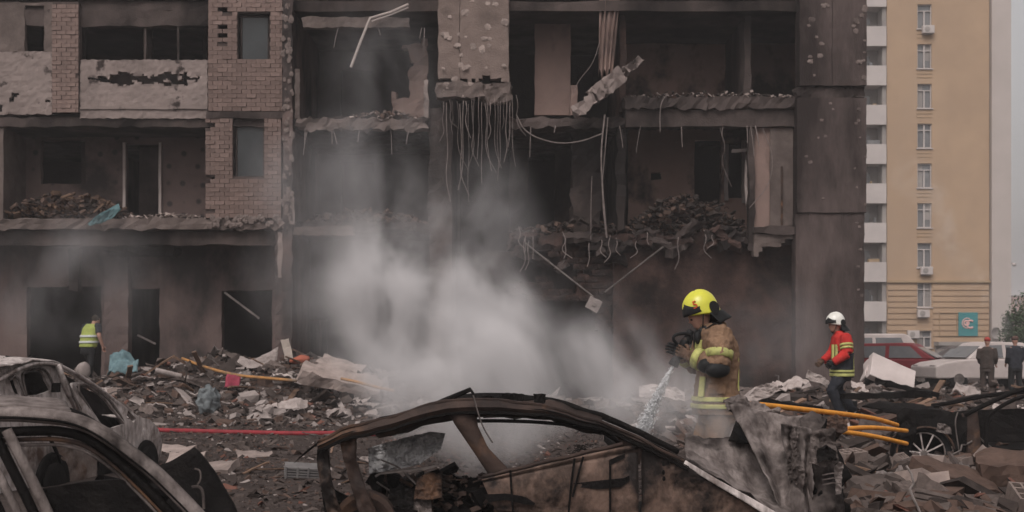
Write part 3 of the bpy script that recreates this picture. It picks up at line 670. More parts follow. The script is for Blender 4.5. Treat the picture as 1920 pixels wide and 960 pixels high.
def ringpath(cx, cz, r, a0, a1, n=20): return [Vector((cx + r*math.cos(R(a0+(a1-a0)*i/n)), TD-.17, cz + r*math.sin(R(a0+(a1-a0)*i/n)))) for i in range(n+1)]
em = M('pale_pink_print', (.62, .38, .36), (.58, .35, .33), 2, bump=0)
mk('emblem', join(sweep(ringpath(TX(1810.5), TZ(606), .17, 0, 360), .06, 6), sweep(ringpath(TX(1818), TZ(608), .27, 50, 310), .07, 6), sweep(ringpath(TX(1812), TZ(606), .36, 60, 300), .035, 6)), em, sg)
dh = thing('satellite_dish', 'grey satellite dish on the tower corner', 'dish', (TX(1861), TD - .4, TZ(625)))
mk('dish', lathe([(.02, 0), (.25, -.03), (.42, -.12), (.44, -.13), (.43, -.11), (.25, -.01), (.02, .02)], (TX(1861), TD-.5, TZ(625)), (-.3, 1, 0), 18), m_bdk, dh, smooth=True)
mk('arm', sweep([(TX(1861), TD-.5, TZ(625)), (TX(1862), TD-.3, TZ(627))], .04, 6), m_bdk, dh)
lp = thing('globe_camera', 'small white globe camera on a bracket at tower edge', 'camera', (TX(1893), TD - .2, TZ(496)))
mk('arm', sweep([(TX(1893), TD-.1, TZ(494)), (TX(1898), TD-.3, TZ(494))], .04, 6), m_balc, lp)
mk('globe', ell((TX(1898.5), TD-.3, TZ(496.5)), .15, .15, .14), m_balc, lp, smooth=True)
# far pink block
fb = thing('far_apartment_block', 'hazy pink apartment block far beyond the trees', 'building', (102, 260, 0))
def FX(x): return (x - 960) / FPX * 260
def FZ(y): return CAMZ + (HY - y) / FPX * 260
mk('wall', box(FX(1899), FX(1990), 260, 275, -.3, FZ(556)), M('pink_render', (.42, .27, .25), (.38, .25, .23), .3, bump=0), fb)
mk('roof', box(FX(1898), FX(1991), 259.8, 275.2, FZ(555.9), FZ(553.5)), m_bdk, fb)
for i in range(8):
    for j in range(4): mk('window', box(FX(1903+i*8), FX(1906.5+i*8), 259.9, 260.01, FZ(572+j*14), FZ(563+j*14)), m_dkglass, fb)
# trees at right edge
m_leaf = M('dark_leaves', (.055, .085, .04), (.03, .055, .025), 1.5, rough=.8, bump=0, rand=.2)
m_bark = M('bark', (.08, .065, .055), (.05, .04, .035), 6)
def tree(label, x, y, h, cr, seed, n=6000):
    rnd = random.Random(seed); t = thing('broadleaf_tree', label, 'tree', (x, y, 0), 'trees beside the tower')
    L = [sweep([(x, y, -.1), (x+.1, y, h*.3), (x-.05, y+.1, h*.62), (x, y, h*.85)], [.2, .16, .09, .03], 8)]
    cl = []
    for i in range(9):
        a = rnd.uniform(0, 6.28); z0 = h*rnd.uniform(.3, .6); e = Vector((x + cr*.75*math.cos(a), y + cr*.75*math.sin(a), z0 + h*rnd.uniform(.12, .3)))
        L.append(sweep([(x, y, z0), Vector((x, y, z0)).lerp(e, .5) + Vector((0, 0, .15)), e], [.07, .045, .015], 6)); cl.append(e)
    mk('trunk', join(*L), m_bark, t)
    for i in range(14):
        a = rnd.uniform(0, 6.28); q = rnd.random(); cl.append(Vector((x + cr*.7*q*math.cos(a), y + cr*.7*q*math.sin(a), h*rnd.uniform(.4, .95))))
    V_, F_ = [], []
    for i in range(n):
        c = rnd.choice(cl); dv = Vector((rnd.gauss(0, 1), rnd.gauss(0, 1), rnd.gauss(0, .8))) * cr * .2; p = c + dv
        u = Vector((rnd.uniform(-1, 1), rnd.uniform(-1, 1), rnd.uniform(-1, 1))).normalized(); w_ = u.cross(Vector((rnd.uniform(-1, 1), rnd.uniform(-1, 1), 1))).normalized(); s = rnd.uniform(.035, .085)
        k = len(V_); V_ += [p - u*s*1.5, p + w_*s*.7, p + u*s*1.5, p - w_*s*.7]; F_.append([k, k+1, k+2, k+3])
    mk('crown', (V_, F_), m_leaf, t)
tree('dark green tree at the right picture edge', 30.0, 72, 4.6, 1.9, 1)
tree('lighter low tree between the tower and dark tree', 33.6, 84, 3.6, 1.3, 2)
tree('tallest dark tree partly outside the right edge', 31.0, 70, 5.2, 2.0, 3)
KD[0] = .66
# ------------------------------------------------------------------ burnt car in the middle (front to the right)
C1 = thing('burnt_car', 'burnt out rusty car shell across the foreground below the hose crew', 'car', (.4, 10.3, 0))
def c(x, y, d=0):
    """point of the near flank seen at that spot of the photo, or d metres further from it toward the far flank"""
    p = on(x, y, Vector((0, 9.6, 0)), Vector((.06, -1, 0))); return p + Vector((.06 * d, d, 0)) if d else p
def cs(L, d=0): return [c(x, y, d) for x, y in L]
Nn = (0, -1, 0)
rail = [(597, 838), (640, 816), (700, 802), (780, 779), (850, 762), (930, 762), (1000, 766), (1070, 782), (1140, 803), (1200, 830), (1290, 874)]
rr = smooth(cs(rail), 1); rr = [p + nv(p, 6)*.012 for p in res(rr, 44)]
def rad(i, n=45): t = i/(n-1); return .052 + .03*math.sin(math.pi*min(1, t*1.35)) - .018*t
mk('roof_rail', sweep(rr, [rad(i)*(1 + .12*nz((i*.7, 0, 0))) for i in range(45)], 6, (.75, 1.0), up=(0, 1, 0)), m_rust, C1)
mk('roof_rail', sweep([p + Vector((.1, 1.32, .0)) for p in rr], [rad(i)*.8 for i in range(45)], 8, (.75, 1)), m_char, C1, smooth=True)
up = [p + Vector((0, .03, rad(i)*.5)) for i, p in enumerate(rr)][6:34]
mk('roof_panel', patch(up, [p + Vector((.1, 1.28, -.01)) for p in up], 30, 12, .012, (0, 0, 1), lambda u, v: -.13*math.sin(math.pi*v), 1, .04, 3), m_rust, C1, smooth=True)
mk('window_trim', sweep(smooth(cs([(872, 790), (930, 789), (1000, 791), (1070, 797), (1120, 806), (1150, 822), (1168, 838)], .02), 2), .014, 6), m_char, C1, smooth=True)
mk('window_trim', sweep(smooth(cs([(905, 783), (960, 780), (1030, 783), (1100, 796)], .05), 2), .008, 5), m_grey, C1, smooth=True)
mk('door_pillar', patch(cs([(840, 772), (852, 795), (880, 836), (918, 893)]), cs([(893, 776), (896, 800), (915, 840), (957, 884)]), 16, 6, .05, Nn, lambda u, v: .03*math.sin(math.pi*v), 2, .012, 9), m_rust, C1, smooth=True)
mk('windscreen_pillar', patch(cs([(1122, 800), (1150, 812), (1168, 836), (1180, 870)]), cs([(1190, 826), (1200, 832), (1205, 845), (1200, 870)]), 10, 5, .05, Nn, None, 2, .015, 8), m_rust, C1, smooth=True)
# rear: two posts, rear valance, torn fin
mk('rear_post', patch(cs([(594, 836), (591, 866), (597, 905), (612, 965)], .05), cs([(618, 834), (617, 866), (622, 905), (640, 965)]), 24, 8, .03, Nn, None, 4, .05, 9), m_rustl, C1, smooth=True)
mk('rear_post', patch(cs([(636, 826), (644, 862), (656, 905), (680, 985)]), cs([(668, 822), (668, 866), (684, 912), (716, 985)]), 24, 8, .04, Nn, None, 6, .045, 8), m_rust, C1, smooth=True)
mk('rear_lid', patch(cs([(592, 838), (606, 822), (640, 806), (672, 800)], .0), cs([(596, 842), (618, 832), (652, 822), (690, 812)], 1.1), 12, 8, .012, (0, 0, 1), None, 5, .05, 4), m_grey, C1, smooth=True)
mk('torn_fin', patch(cs([(553, 868), (575, 846), (600, 826)], -.05), cs([(560, 862), (590, 838), (612, 820)], -.02), 10, 3, .01, Nn, None, 8, .02, 8), m_char, C1)
mk('rear_valance', patch(cs([(596, 905), (640, 930), (700, 950), (780, 960)], .1), cs([(605, 985), (650, 1000), (720, 1010), (790, 1010)], .1), 14, 6, .03, Nn, None, 9, .05, 5), m_char, C1)
mk('sill', sweep([p + nv(p, 3)*.03 for p in res(cs([(600, 985), (760, 1000), (930, 1030), (1250, 1030)], .05), 20)], .07, 6), m_char, C1)
mk('rear_bulkhead', patch(cs([(670, 905), (740, 925), (820, 930), (900, 915)], .9), cs([(680, 1000), (740, 1000), (820, 1000), (920, 1000)], .8), 14, 8, .03, Nn, None, 3, .08, 3), m_char, C1)
for i, L in enumerate(([(693, 900), (700, 892), (790, 884), (812, 878)], [(700, 870), (735, 884), (750, 900), (775, 920)], [(690, 915), (730, 940), (765, 965)], [(700, 892), (708, 930), (704, 950)], [(640, 985), (690, 950), (702, 905)], [(740, 905), (780, 930), (790, 960)])):
    mk('twisted_strip', sweep([p + nv(p, 5)*.015 for p in res(smooth(cs(L, .25 + .08*i), 1), 10)], .012 + .006*(i == 0), 5, (1.7, .6)), m_metal if i < 3 else m_rust, C1)
mk('crumpled_lining', patch(cs([(668, 850), (720, 835), (790, 818), (820, 822)], .5), cs([(674, 898), (720, 892), (770, 882), (815, 850)], .4), 60, 34, .01, Nn, None, 3, .10, 7), M('blue_grey_foil', (.86, .92, .95), (.42, .45, .47), 9, rough=.6, bump=.4), C1)
# door
tope = [(903, 898), (980, 880), (1060, 861), (1160, 838), (1196, 833)]
def doorb(u, v): return .03*math.sin(math.pi*min(1, v*1.1)) - .025*(.05 < v < .1) + .02*(v < .04)
dr = mk('front_door', patch(cs(tope, -.01), cs([(930, 958), (1000, 962), (1060, 962), (1160, 980), (1197, 990)], -.01), 44, 26, .015, Nn, doorb, 1, .014, 3), m_rustl, C1, smooth=True)
mk('lower_door_skin', patch(cs([(925, 952), (1000, 958), (1060, 958), (1160, 978), (1197, 988)], .04), cs([(930, 1050), (1000, 1050), (1060, 1050), (1160, 1050), (1197, 1050)], .05), 20, 8, .02, Nn, None, 3, .03, 4), m_rust, dr, smooth=True)
mk('window_sill', sweep([p + nv(p, 8)*.008 for p in res(cs([(905, 893), (980, 876), (1060, 857), (1168, 832)], -.02), 30)], .016, 6, (1, 1)), m_rust, dr, smooth=True)
mk('handle_shade_patch', patch(cs([(1142, 862), (1160, 854), (1172, 850)], -.035), cs([(1143, 872), (1160, 864), (1171, 858)], -.035), 8, 3, .012, Nn), m_char, dr)  # dark patch laid on the door, paints the shade of the handle slot
mk('cavity_shade_patch', patch(cs([(908, 926), (950, 924), (985, 930), (1004, 942)], -.045), cs([(916, 940), (950, 936), (985, 944), (1002, 946)], -.045), 10, 3, .012, Nn), m_char, dr)  # dark patches on the skin stand in for shaded holes
mk('cavity_shade_patch', patch(cs([(1075, 905), (1120, 900), (1170, 895), (1180, 890)], -.05), cs([(1085, 912), (1120, 916), (1165, 912), (1180, 900)], -.05), 10, 3, .012, Nn), m_char, dr)
for L in ([(958, 880), (960, 920), (964, 965)], [(1078, 858), (1072, 900), (1066, 965)], [(1094, 855), (1084, 890), (1074, 930)], [(1144, 866), (1144, 960)]):
    mk('hanging_wire', sweep(smooth(cs(L, -.06), 2), .009, 5), m_char, dr)
mk('tangled_wire', join(*[sweep(smooth([c(1078 + random.uniform(-8, 34), 846 + random.uniform(-16, 6), -.02) for _ in range(6)], 2), .003, 4) for i in range(10)]), m_char, dr)
# front wing, bonnet sheets, crushed nose
mk('front_wing', patch(cs([(1203, 842), (1235, 838), (1272, 862), (1330, 902), (1420, 955)]), cs([(1203, 1050), (1240, 1050), (1290, 1050), (1350, 1050), (1430, 1050)], .05), 34, 20, .015, Nn, lambda u, v: .05*math.sin(math.pi*u)*(1-v), 3, .03, 4), m_rustl, C1, smooth=True)
for x, y in ((1243, 868), (1252, 864), (1243, 884), (1244, 896)): mk('bolt_hole', ell(c(x, y, -.06), .012, .012, .02, 8, 6), m_char, C1)
mk('scuttle', patch(cs([(1168, 806), (1215, 826), (1290, 864), (1340, 900)], .02), cs([(1180, 850), (1220, 850), (1280, 878), (1330, 915)], .1), 14, 5, .03, Nn, None, 5, .03, 6), m_char, C1)
mk('charred_contents', join(*[chunk(c(random.uniform(690, 930), random.uniform(920, 985), random.uniform(.3, 1.2)), random.uniform(.04, .16), random) for _ in range(110)]), m_char, C1)['kind'] = 'stuff'
mk('scorched_contents', join(*[chunk(c(random.uniform(740, 920), random.uniform(905, 965), random.uniform(.25, .8)), random.uniform(.015, .05), random) for _ in range(160)]), m_rust, C1)['kind'] = 'stuff'
mk('rail_flange', sweep([p + Vector((0, -.045, -rad(i)*.55)) + nv(p, 9)*.006 for i, p in enumerate(rr)], .014, 5), m_char, C1)
mk('rail_gutter', sweep([p + Vector((0, -.03, rad(i)*.75)) + nv(p, 7)*.012 for i, p in enumerate(rr)], .012, 5), m_rust, C1)
mk('rail_seam', sweep([p + Vector((0, -.055, rad(i)*.1)) + nv(p, 9)*.004 for i, p in enumerate(rr)], .005, 5), m_char, C1)
mk('bonnet_edge', patch(cs([(1285, 862), (1340, 895), (1400, 928), (1500, 985)], -.05), cs([(1280, 870), (1336, 905), (1396, 940), (1490, 1000)], -.06), 24, 4, .012, Nn, None, 6, .012, 10), m_ash, C1, smooth=True)
mk('bonnet', patch(cs([(1287, 862), (1340, 893), (1400, 926), (1500, 983)], -.03), cs([(1300, 826), (1370, 840), (1430, 842), (1490, 836)], .85), 34, 20, .012, (0, -.5, 1), lambda u, v: -.13*math.sin(math.pi*v)*(.4+u), 7, .05, 3.2), m_ashd, C1, smooth=True)
mk('bonnet_fold', patch(cs([(1410, 800), (1440, 806), (1470, 812), (1490, 836)], 1.0), cs([(1385, 842), (1430, 846), (1470, 850), (1492, 880)], .75), 16, 8, .012, (0, -1, .4), None, 11, .08, 3), m_char, C1, smooth=True)
mk('folded_front_sheet', patch(cs([(1388, 768), (1440, 772), (1500, 792), (1560, 784), (1580, 800)], .75), cs([(1486, 1000), (1510, 1000), (1540, 1000), (1570, 1000), (1590, 1000)], .18), 60, 50, .01, (0, -1, .4), lambda u, v: .09*math.sin(u*14 + v*3)*(.4 + v*.6), 4, .06, 5), m_ashd, C1, smooth=True)
mk('crumple_ridge', patch(cs([(1478, 800), (1482, 846), (1494, 900), (1508, 985)], .35), cs([(1530, 806), (1534, 846), (1528, 900), (1530, 985)], .15), 60, 26, .015, (0, -1, .1), lambda u, v: .05*math.sin(v*11 + u*4), 5, .06, 6), m_ashd, C1, smooth=True)
mk('crushed_nose', patch(cs([(1520, 792), (1545, 776), (1568, 790), (1584, 806)], .5), cs([(1524, 1000), (1545, 1000), (1572, 1000), (1590, 1000)], .0), 36, 50, .02, (0, -1, .1), lambda u, v: .10*math.sin(math.pi*v)*math.sin(math.pi*u), 8, .07, 4), m_grey, C1, smooth=True)
mk('crushed_nose', patch(cs([(1566, 790), (1584, 800), (1592, 815)], .3), cs([(1578, 1000), (1596, 1000), (1604, 1000)], .2), 10, 24, .02, (1, -1, 0), None, 8, .10, 5), m_char, C1, smooth=True)
rk = random.Random(9)
for k in range(9):
    x0 = rk.uniform(1400, 1570); y0 = rk.uniform(786, 940); w_ = rk.uniform(16, 44); h_ = rk.uniform(18, 60); d_ = rk.uniform(-.12, .35)
    mk('crumpled_sheet', patch(cs([(x0, y0), (x0 + w_*.5, y0 - rk.uniform(4, 16)), (x0 + w_, y0 + rk.uniform(-6, 8))], d_), cs([(x0 + rk.uniform(-8, 8), y0 + h_), (x0 + w_*.5, y0 + h_ + rk.uniform(-6, 10)), (x0 + w_ + rk.uniform(-10, 10), y0 + h_*.9)], d_ - .06), 20, 20, .008, (0, -1, .3), None, k*3.1, .08, 6), rk.choice((m_grey, m_char, m_ashd, m_rust)), C1)
for k in range(7):
    x0 = rk.uniform(610, 900); y0 = rk.uniform(900, 950)
    mk('crumpled_sheet', patch(cs([(x0, y0), (x0 + 20, y0 - 10), (x0 + 45, y0 - 4)], .3), cs([(x0 - 4, y0 + 35), (x0 + 22, y0 + 40), (x0 + 50, y0 + 30)], .15), 16, 14, .008, (0, -1, .4), None, k*2.7, .08, 6), rk.choice((m_grey, m_char, m_rust)), C1)
mk('grille_slot', join(*[sweep(cs([(1536, 888 + 9*i), (1556, 884 + 9*i), (1572, 886 + 9*i)], -.12), .006, 4) for i in range(3)]), m_grey, C1)
mk('crumpled_wing', patch(cs([(1392, 762), (1430, 756), (1470, 768), (1512, 786)], 1.35), cs([(1396, 788), (1430, 800), (1466, 812), (1500, 806)], 1.1), 60, 34, .01, (0, -1, .6), None, 2, .09, 7), m_ashd, C1, smooth=True)
mk('dashboard_beam', sweep([c(1170, 850, .1), c(1165, 848, .7), c(1150, 846, 1.3)], .06, 8), m_char, C1)
def seat(cx, d_):
    b = c(cx, 1030, d_); L = [sweep([b + Vector((-.2, y, .0)), b + Vector((-.3, y, .32)), b + Vector((-.36, y, .55))], .015, 5) for y in (-.2, .2)]
    L += [sweep([b + Vector((-.2 - .03*k, -.2, .08*k)), b + Vector((-.2 - .03*k, .2, .08*k))], .008, 5) for k in range(7)] + [sweep([b + Vector((-.2, y, 0)), b + Vector((.25, y, -.02))], .02, 5) for y in (-.2, .2)]
    mk('seat_frame', join(*L), m_char, C1)
seat(1010, .95)
mk('floor_pan', box(-1.3, 1.3, 9.75, 11.0, .10, .16), m_char, C1)
# ridge bar on the roof and bits
mk('ridge_bar', sweep([c(770, 777, .1), c(830, 752, .1), c(880, 731, .08), c(893, 748, .06)], [.012, .02, .018, .01], 6), m_char, C1)
mk('dangling_strip', sweep(smooth(cs([(890, 740), (898, 770), (908, 800), (926, 828)], -.12), 2), .010, 5, (1.8, .5)), m_metal, C1)
for x0, x1, y0 in ((902, 922, 743), (940, 978, 739), (1000, 1020, 741)):
    a, b = c(x0, y0 + 13, .1), c(x1, y0 + 13, .1); mk('roof_bracket', rbox(a.x, b.x, a.y, a.y + .06, a.z - .02, c(x0, y0, .1).z, .03, .012, 20), m_char, C1)
for x in (680, 1330):
    p = c(x, 985, .12); mk('wheel', join(lathe([(.05, -.08), (.22, -.08), (.24, -.06), (.24, .1), (.2, .1), (.05, .02)], p + Vector((0, .05, 0)), (0, -1, 0), 24)), m_rust, C1)

# ------------------------------------------------------------------ nearest burnt car, lower left corner
C2 = thing('burnt_car', 'closest burnt car frame with grey roof filling the lower left corner', 'car', (-2.8, 8.2, 0))
def e(x, y, d=0): return on(x, y, Vector((-2.5, 7.4, 0)), Vector((.05, -1, 0))) + Vector((-.36*d, d, 0))
def es(L, d=0): return [e(x, y, d) for x, y in L]
r2 = [p + nv(p, 5)*.006 for p in res(smooth(es([(-330, 800), (-200, 782), (-60, 776), (60, 778), (130, 784), (190, 808), (255, 856), (318, 912), (380, 975), (450, 1050)]), 2), 50)]
mk('roof_rail', sweep(r2, .062, 10, (.7, 1.05), up=(0, 1, 0)), m_ashd, C2, smooth=True)
mk('roof_rail', sweep([p + Vector((-.48, 1.2, -.02)) for p in r2], .05, 8), m_char, C2, smooth=True)
mk('roof_panel', patch([p + Vector((0, .02, .045)) for p in r2[:27]], [p + Vector((-.48, 1.2, .03)) for p in r2[:27]], 26, 14, .015, (0, 0, 1), lambda u, v: .045*math.sin(math.pi*v), 4, .012, 3), m_ashd, C2, smooth=True)
mk('drip_channel', sweep([p + Vector((0, -.05, -.012)) for p in r2], .014, 6), m_char, C2, smooth=True)
for k, (off, m_, rd) in enumerate(((0, m_char, .03), (16, m_rust, .014), (27, m_ashd, .010))):
    L = [(-220, 826 + off), (-60, 814 + off), (58, 808 + off), (120, 808 + off), (172, 824 + off), (232, 872 + off), (300, 940 + off), (340, 985 + off)]
    mk('door_frame', sweep(smooth(es(L, .02 + .02*k), 2), rd, 7), m_, C2, smooth=True)
for k, (x, m_, rd) in enumerate(((5, m_ashd, .032), (-22, m_char, .03), (-52, m_ashd, .026), (-85, m_char, .03), (-110, M('scorched_orange_metal', (.30, .14, .06), (.12, .07, .045), 4, rough=.6), .02))):
    mk('door_pillar', sweep(smooth(es([(x + 8, 806), (x + 40, 870), (x + 80, 950), (x + 120, 1040)], .03*(k % 2)), 1), rd, 7), m_, C2, smooth=True)
mk('door_top', patch(es([(80, 918), (160, 905), (230, 900), (300, 950)], .05), es([(90, 1050), (160, 1050), (240, 1050), (340, 1050)], .05), 14, 8, .06, Nn, None, 3, .02, 4), m_char, C2)
mk('dashboard', sweep([e(190, 915, .3), e(260, 935, .5), e(330, 950, .6)], .05, 8), m_char, C2)
mk('trim_strip', sweep(es([(200, 922), (250, 934), (302, 950)], .1), .010, 5, (1.6, .6)), M('tan_trim', (.36, .24, .17), (.2, .13, .1), 5), C2)
mk('front_wing', patch(es([(305, 905), (345, 892), (396, 862), (412, 878), (440, 915), (480, 985)], .9), es([(300, 1050), (345, 1050), (396, 1050), (420, 1050), (450, 1050), (500, 1050)], .8), 20, 10, .03, Nn, None, 3, .03, 3), m_char, C2, smooth=True)
mk('wing_flank', patch(es([(315, 905), (350, 940), (372, 985)], -.02), es([(330, 915), (372, 962), (400, 1020)], .7), 10, 8, .02, (0, -.4, 1), None, 1, .02, 4), m_ashd, C2, smooth=True)
mk('bent_hook', sweep(smooth(es([(392, 902), (404, 905), (405, 925), (398, 935)], .75), 2), .006, 5), m_grey, C2)
mk('bent_hook', sweep(smooth(es([(386, 940), (402, 938), (410, 950), (411, 985)], .75), 2), .010, 5), m_grey, C2)
mk('sill', sweep(es([(-300, 1080), (0, 1080), (400, 1080)], .05), .08, 6), m_char, C2)

# ------------------------------------------------------------------ ash-white burnt car at left
hd = Vector((.19, .98, 0)).normalized(); nr = Vector((hd.y, -hd.x, 0))
C3 = thing('burnt_car', 'ash white burnt hatchback shell standing behind the closest wreck', 'car', (-5.6, 14.6, 0))
def g3(x, y, d=0): return on(x, y, Vector((-5, 14, 0)), nr) - nr * d
def gp(L, d): return [on(x, y, Vector((-5, 14, 0)) - nr*d, nr) for x, y in L]
def gs(L, d=0): return [g3(x, y, d) for x, y in L]
mk('roof_panel', patch(gs([(-90, 712), (-40, 694), (10, 684), (60, 675), (100, 675), (118, 684)]), gs([(-60, 712), (-20, 694), (20, 684), (62, 676), (100, 677), (116, 686)], 1.15), 20, 10, .015, (0, 0, 1), lambda u, v: .05*math.sin(math.pi*v), 1, .02, 4), m_ash, C3, smooth=True)
mk('roof_rail', sweep(smooth(gs([(-60, 760), (-10, 720), (20, 702), (45, 688), (75, 680), (105, 681), (125, 690), (165, 712), (210, 744), (252, 786)], .02), 2), .022, 8, up=(.98, -.19, 0)), m_ash, C3, smooth=True)
mk('door_pillar', sweep(gs([(108, 684), (122, 722), (140, 778)], .0), .035, 6, (.5, 1.2), up=(.98, -.19, 0)), m_ash, C3, smooth=True)
mk('door_pillar', sweep(gs([(118, 690), (130, 726), (146, 778)], .06), .022, 6), m_char, C3)
outl = [(-90, 716), (-40, 697), (10, 687), (55, 678), (100, 677), (118, 684), (165, 707), (210, 739), (254, 781), (276, 786), (290, 804), (298, 830), (292, 866), (284, 884), (262, 850), (242, 872), (238, 902), (200, 913), (150, 922), (122, 928), (112, 890), (90, 868), (66, 884), (56, 940), (-60, 948), (-90, 860)]
hol = [[(27, 713), (38, 704), (44, 741), (34, 738)], [(52, 703), (60, 697), (88, 693), (96, 708), (101, 731), (78, 740), (56, 742)], [(150, 724), (166, 723), (194, 743), (216, 774), (228, 795), (206, 802), (188, 801), (170, 772)], [(236, 769), (248, 785), (243, 792), (233, 784)],
       [(126, 693), (160, 710), (196, 733), (184, 733), (162, 716), (143, 718), (140, 728), (152, 770), (143, 772)]]
mk('body_side', plate(outl, hol, lambda x, y: g3(x, y) + nr*(.05*math.sin(max(0, min(1, (y - 745)/170))*math.pi) - .10*max(0, (760 - y)/90)), nr, .035, .022, 5, 2), m_ash, C3, smooth=False)
for L in ([(24, 712), (38, 701), (47, 742)], [(50, 743), (48, 704), (58, 694), (90, 689), (100, 706), (106, 734)], [(186, 803), (166, 768), (145, 722), (168, 720), (197, 740), (220, 772), (232, 798)], [(121, 690), (134, 726), (150, 776)]):
    mk('window_seal', sweep(smooth([g3(x, y) + nr*(.02 - .10*max(0, (760 - y)/90)) for x, y in L], 1), .014, 5), m_ashd, C3)
mk('rear_door', patch(gs([(84, 826), (120, 822), (165, 840), (178, 850)], -.11), gs([(112, 918), (130, 915), (150, 912), (168, 905)], -.08), 16, 14, .015, nr, None, 5, .04, 4), M('scorched_door_paint', (.18, .13, .105), (.36, .33, .31), 3.5, rough=.7, bump=.4, soot=((.06, .045, .04), 2.5, .5, .65)), C3, smooth=True)
mk('door_gap', sweep(smooth(gs([(76, 818), (92, 850), (104, 890), (109, 940)], -.10), 2), .02, 6), m_char, C3)
mk('door_gap', patch(gs([(171, 848), (190, 852), (214, 866)], -.10), gs([(170, 915), (190, 910), (214, 896)], -.08), 8, 6, .02, nr), m_char, C3)
for x, y, r_ in ((84, 905, .30), (262, 868, .26)):
    p = g3(x, y, -.06); mk('wheel_arch', lathe([(.02, 0), (r_, 0), (r_ + .03, .02), (r_ + .02, .05), (r_ - .04, .035), (.02, .03)], p, nr, 24), m_char, C3, smooth=True)
    mk('wheel', lathe([(.03, .02), (.16, .04), (.2, .02), (.22, .07), (.12, .07), (.03, .09)], p, nr, 20), m_char, C3, smooth=True)
mk('front_wing', patch(gs([(250, 784), (272, 780), (288, 800), (299, 832)], .05), gs([(232, 850), (250, 880), (270, 892), (292, 880)], .0), 18, 16, .02, nr, lambda u, v: .09*math.sin(math.pi*v)*math.sin(math.pi*u), 3, .055, 5), m_ash, C3, smooth=True)
mk('bonnet', patch(gs([(248, 784), (270, 780), (290, 802), (299, 830)], .05), gs([(236, 772), (262, 774), (284, 800), (296, 830)], 1.3), 12, 12, .015, (0, 0, 1), None, 3, .05, 3), m_ash, C3, smooth=True)
mk('windscreen_pillar', sweep(gs([(112, 684), (160, 706), (205, 740), (246, 780)], 1.15), .035, 6), m_ash, C3)
mk('cabin_shade_sheet', patch(gp([(-40, 725), (20, 712), (60, 696), (104, 696), (150, 722), (200, 752), (250, 792)], .4), gp([(-40, 900), (40, 900), (110, 900), (180, 890), (220, 880), (250, 860), (262, 840)], .4), 16, 10, .05, nr, None, 3, .05, 4), m_black, C3)  # black sheet added behind the windows to stand in for cabin shade
mk('scorched_seat', patch(gp([(140, 752), (160, 758), (178, 782)], .3), gp([(140, 830), (165, 830), (190, 830)], .25), 8, 8, .06, nr, None, 4, .05, 5), m_rustl, C3, smooth=True)
mk('roof_bars', join(*[chunk(g3(x, 672 + 3*math.sin(x) + (80-x)*.09*(x < 60), .3), .035, random.Random(x)) for x in range(-10, 112, 11)]), m_char, C3)
mk('side_mirror', rbox(-.04, .04, -.03, .03, -.05, .05, .04, .01), m_char, C3).matrix_basis = Matrix.Translation(g3(99, 727, -.05)) if False else Matrix.Identity(4)
bpy.data.objects['side_mirror'].data.transform(Matrix.Translation(g3(99, 727, -.04)))

# ------------------------------------------------------------------ black wreck at right with its alloy wheel showing
C4 = thing('burnt_car', 'charred black wreck at right edge with bare alloy wheel spokes', 'car', (7, 16.6, 0))
def h4(x, y, d=0): return on(x, y, Vector((6, 16, 0)), Vector((-.12, -1, 0))) + Vector((-.1*d, d, 0))
def hs4(L, d=0): return [h4(x, y, d) for x, y in L]
wc = h4(1733, 850, .02)
arch = [(1733 + 54*math.cos(R(a)), 850 - 50*math.sin(R(a))) for a in range(200, -30, -10)]
mk('front_wing', plate([(1690, 884), (1684, 830), (1690, 782), (1712, 770), (1745, 767), (1782, 772), (1812, 779), (1810, 830), (1806, 888), (1789, 886)] + [q for q in arch[::-1] if q[1] < 880], [], lambda x, y: h4(x, y) + Vector((0, -.07*math.sin(max(0, min(1, (y-765)/110))*math.pi), 0)), (0, -1, 0), .02, .03, 5, 2), m_char, C4)
mk('crushed_bumper', patch(hs4([(1680, 776), (1692, 764), (1706, 766), (1716, 778)], -.08), hs4([(1680, 875), (1690, 880), (1700, 880), (1706, 870)], -.02), 10, 18, .05, Nn, None, 7, .08, 6), m_char, C4, smooth=True)
mk('bonnet', patch(hs4([(1690, 776), (1730, 768), (1800, 776)]), hs4([(1694, 770), (1730, 762), (1796, 768)], 1.4), 14, 8, .02, (0, 0, 1), None, 5, .05, 3), m_char, C4, smooth=True)
mk('wheel_well', lathe([(.02, .1), (.36, .1), (.36, .12), (.02, .12)], wc + Vector((0, .1, 0)), (0, 1, 0), 24), m_char, C4)
mk('arch_lip', sweep([h4(*q) + Vector((0, -.06, 0)) for q in arch[2:-3]], .016, 5), m_rust, C4)
mk('door_frame', sweep(smooth(hs4([(1846, 884), (1850, 830), (1846, 786), (1872, 764), (1910, 745), (1960, 735), (2040, 734), (2060, 790), (2050, 884)], .0), 2), .028, 6), m_char, C4)
mk('crumpled_trim', patch(hs4([(1752, 792), (1766, 794), (1776, 800)], -.1), hs4([(1750, 808), (1764, 812), (1778, 814)], -.1), 14, 10, .008, Nn, None, 4, .05, 12), m_ashd, C4)
mk('seat_frame', join(*[sweep(hs4([(1870 + 8*k, 868), (1880 + 8*k, 820), (1890 + 8*k, 792)], .5 + .1*k), .012, 5) for k in range(4)]), m_char, C4)
ax = Vector((-.25, -1, -.05)).normalized()
wl = mk('wheel', lathe([(.255, -.02), (.27, .0), (.33, .0), (.345, -.05), (.34, -.2), (.25, -.2), (.25, -.05), (.255, -.02)], wc, ax, 32, False), m_rubber, C4, smooth=True)
ux = ax.cross(Vector((0, 0, 1))).normalized(); uz = ux.cross(ax)
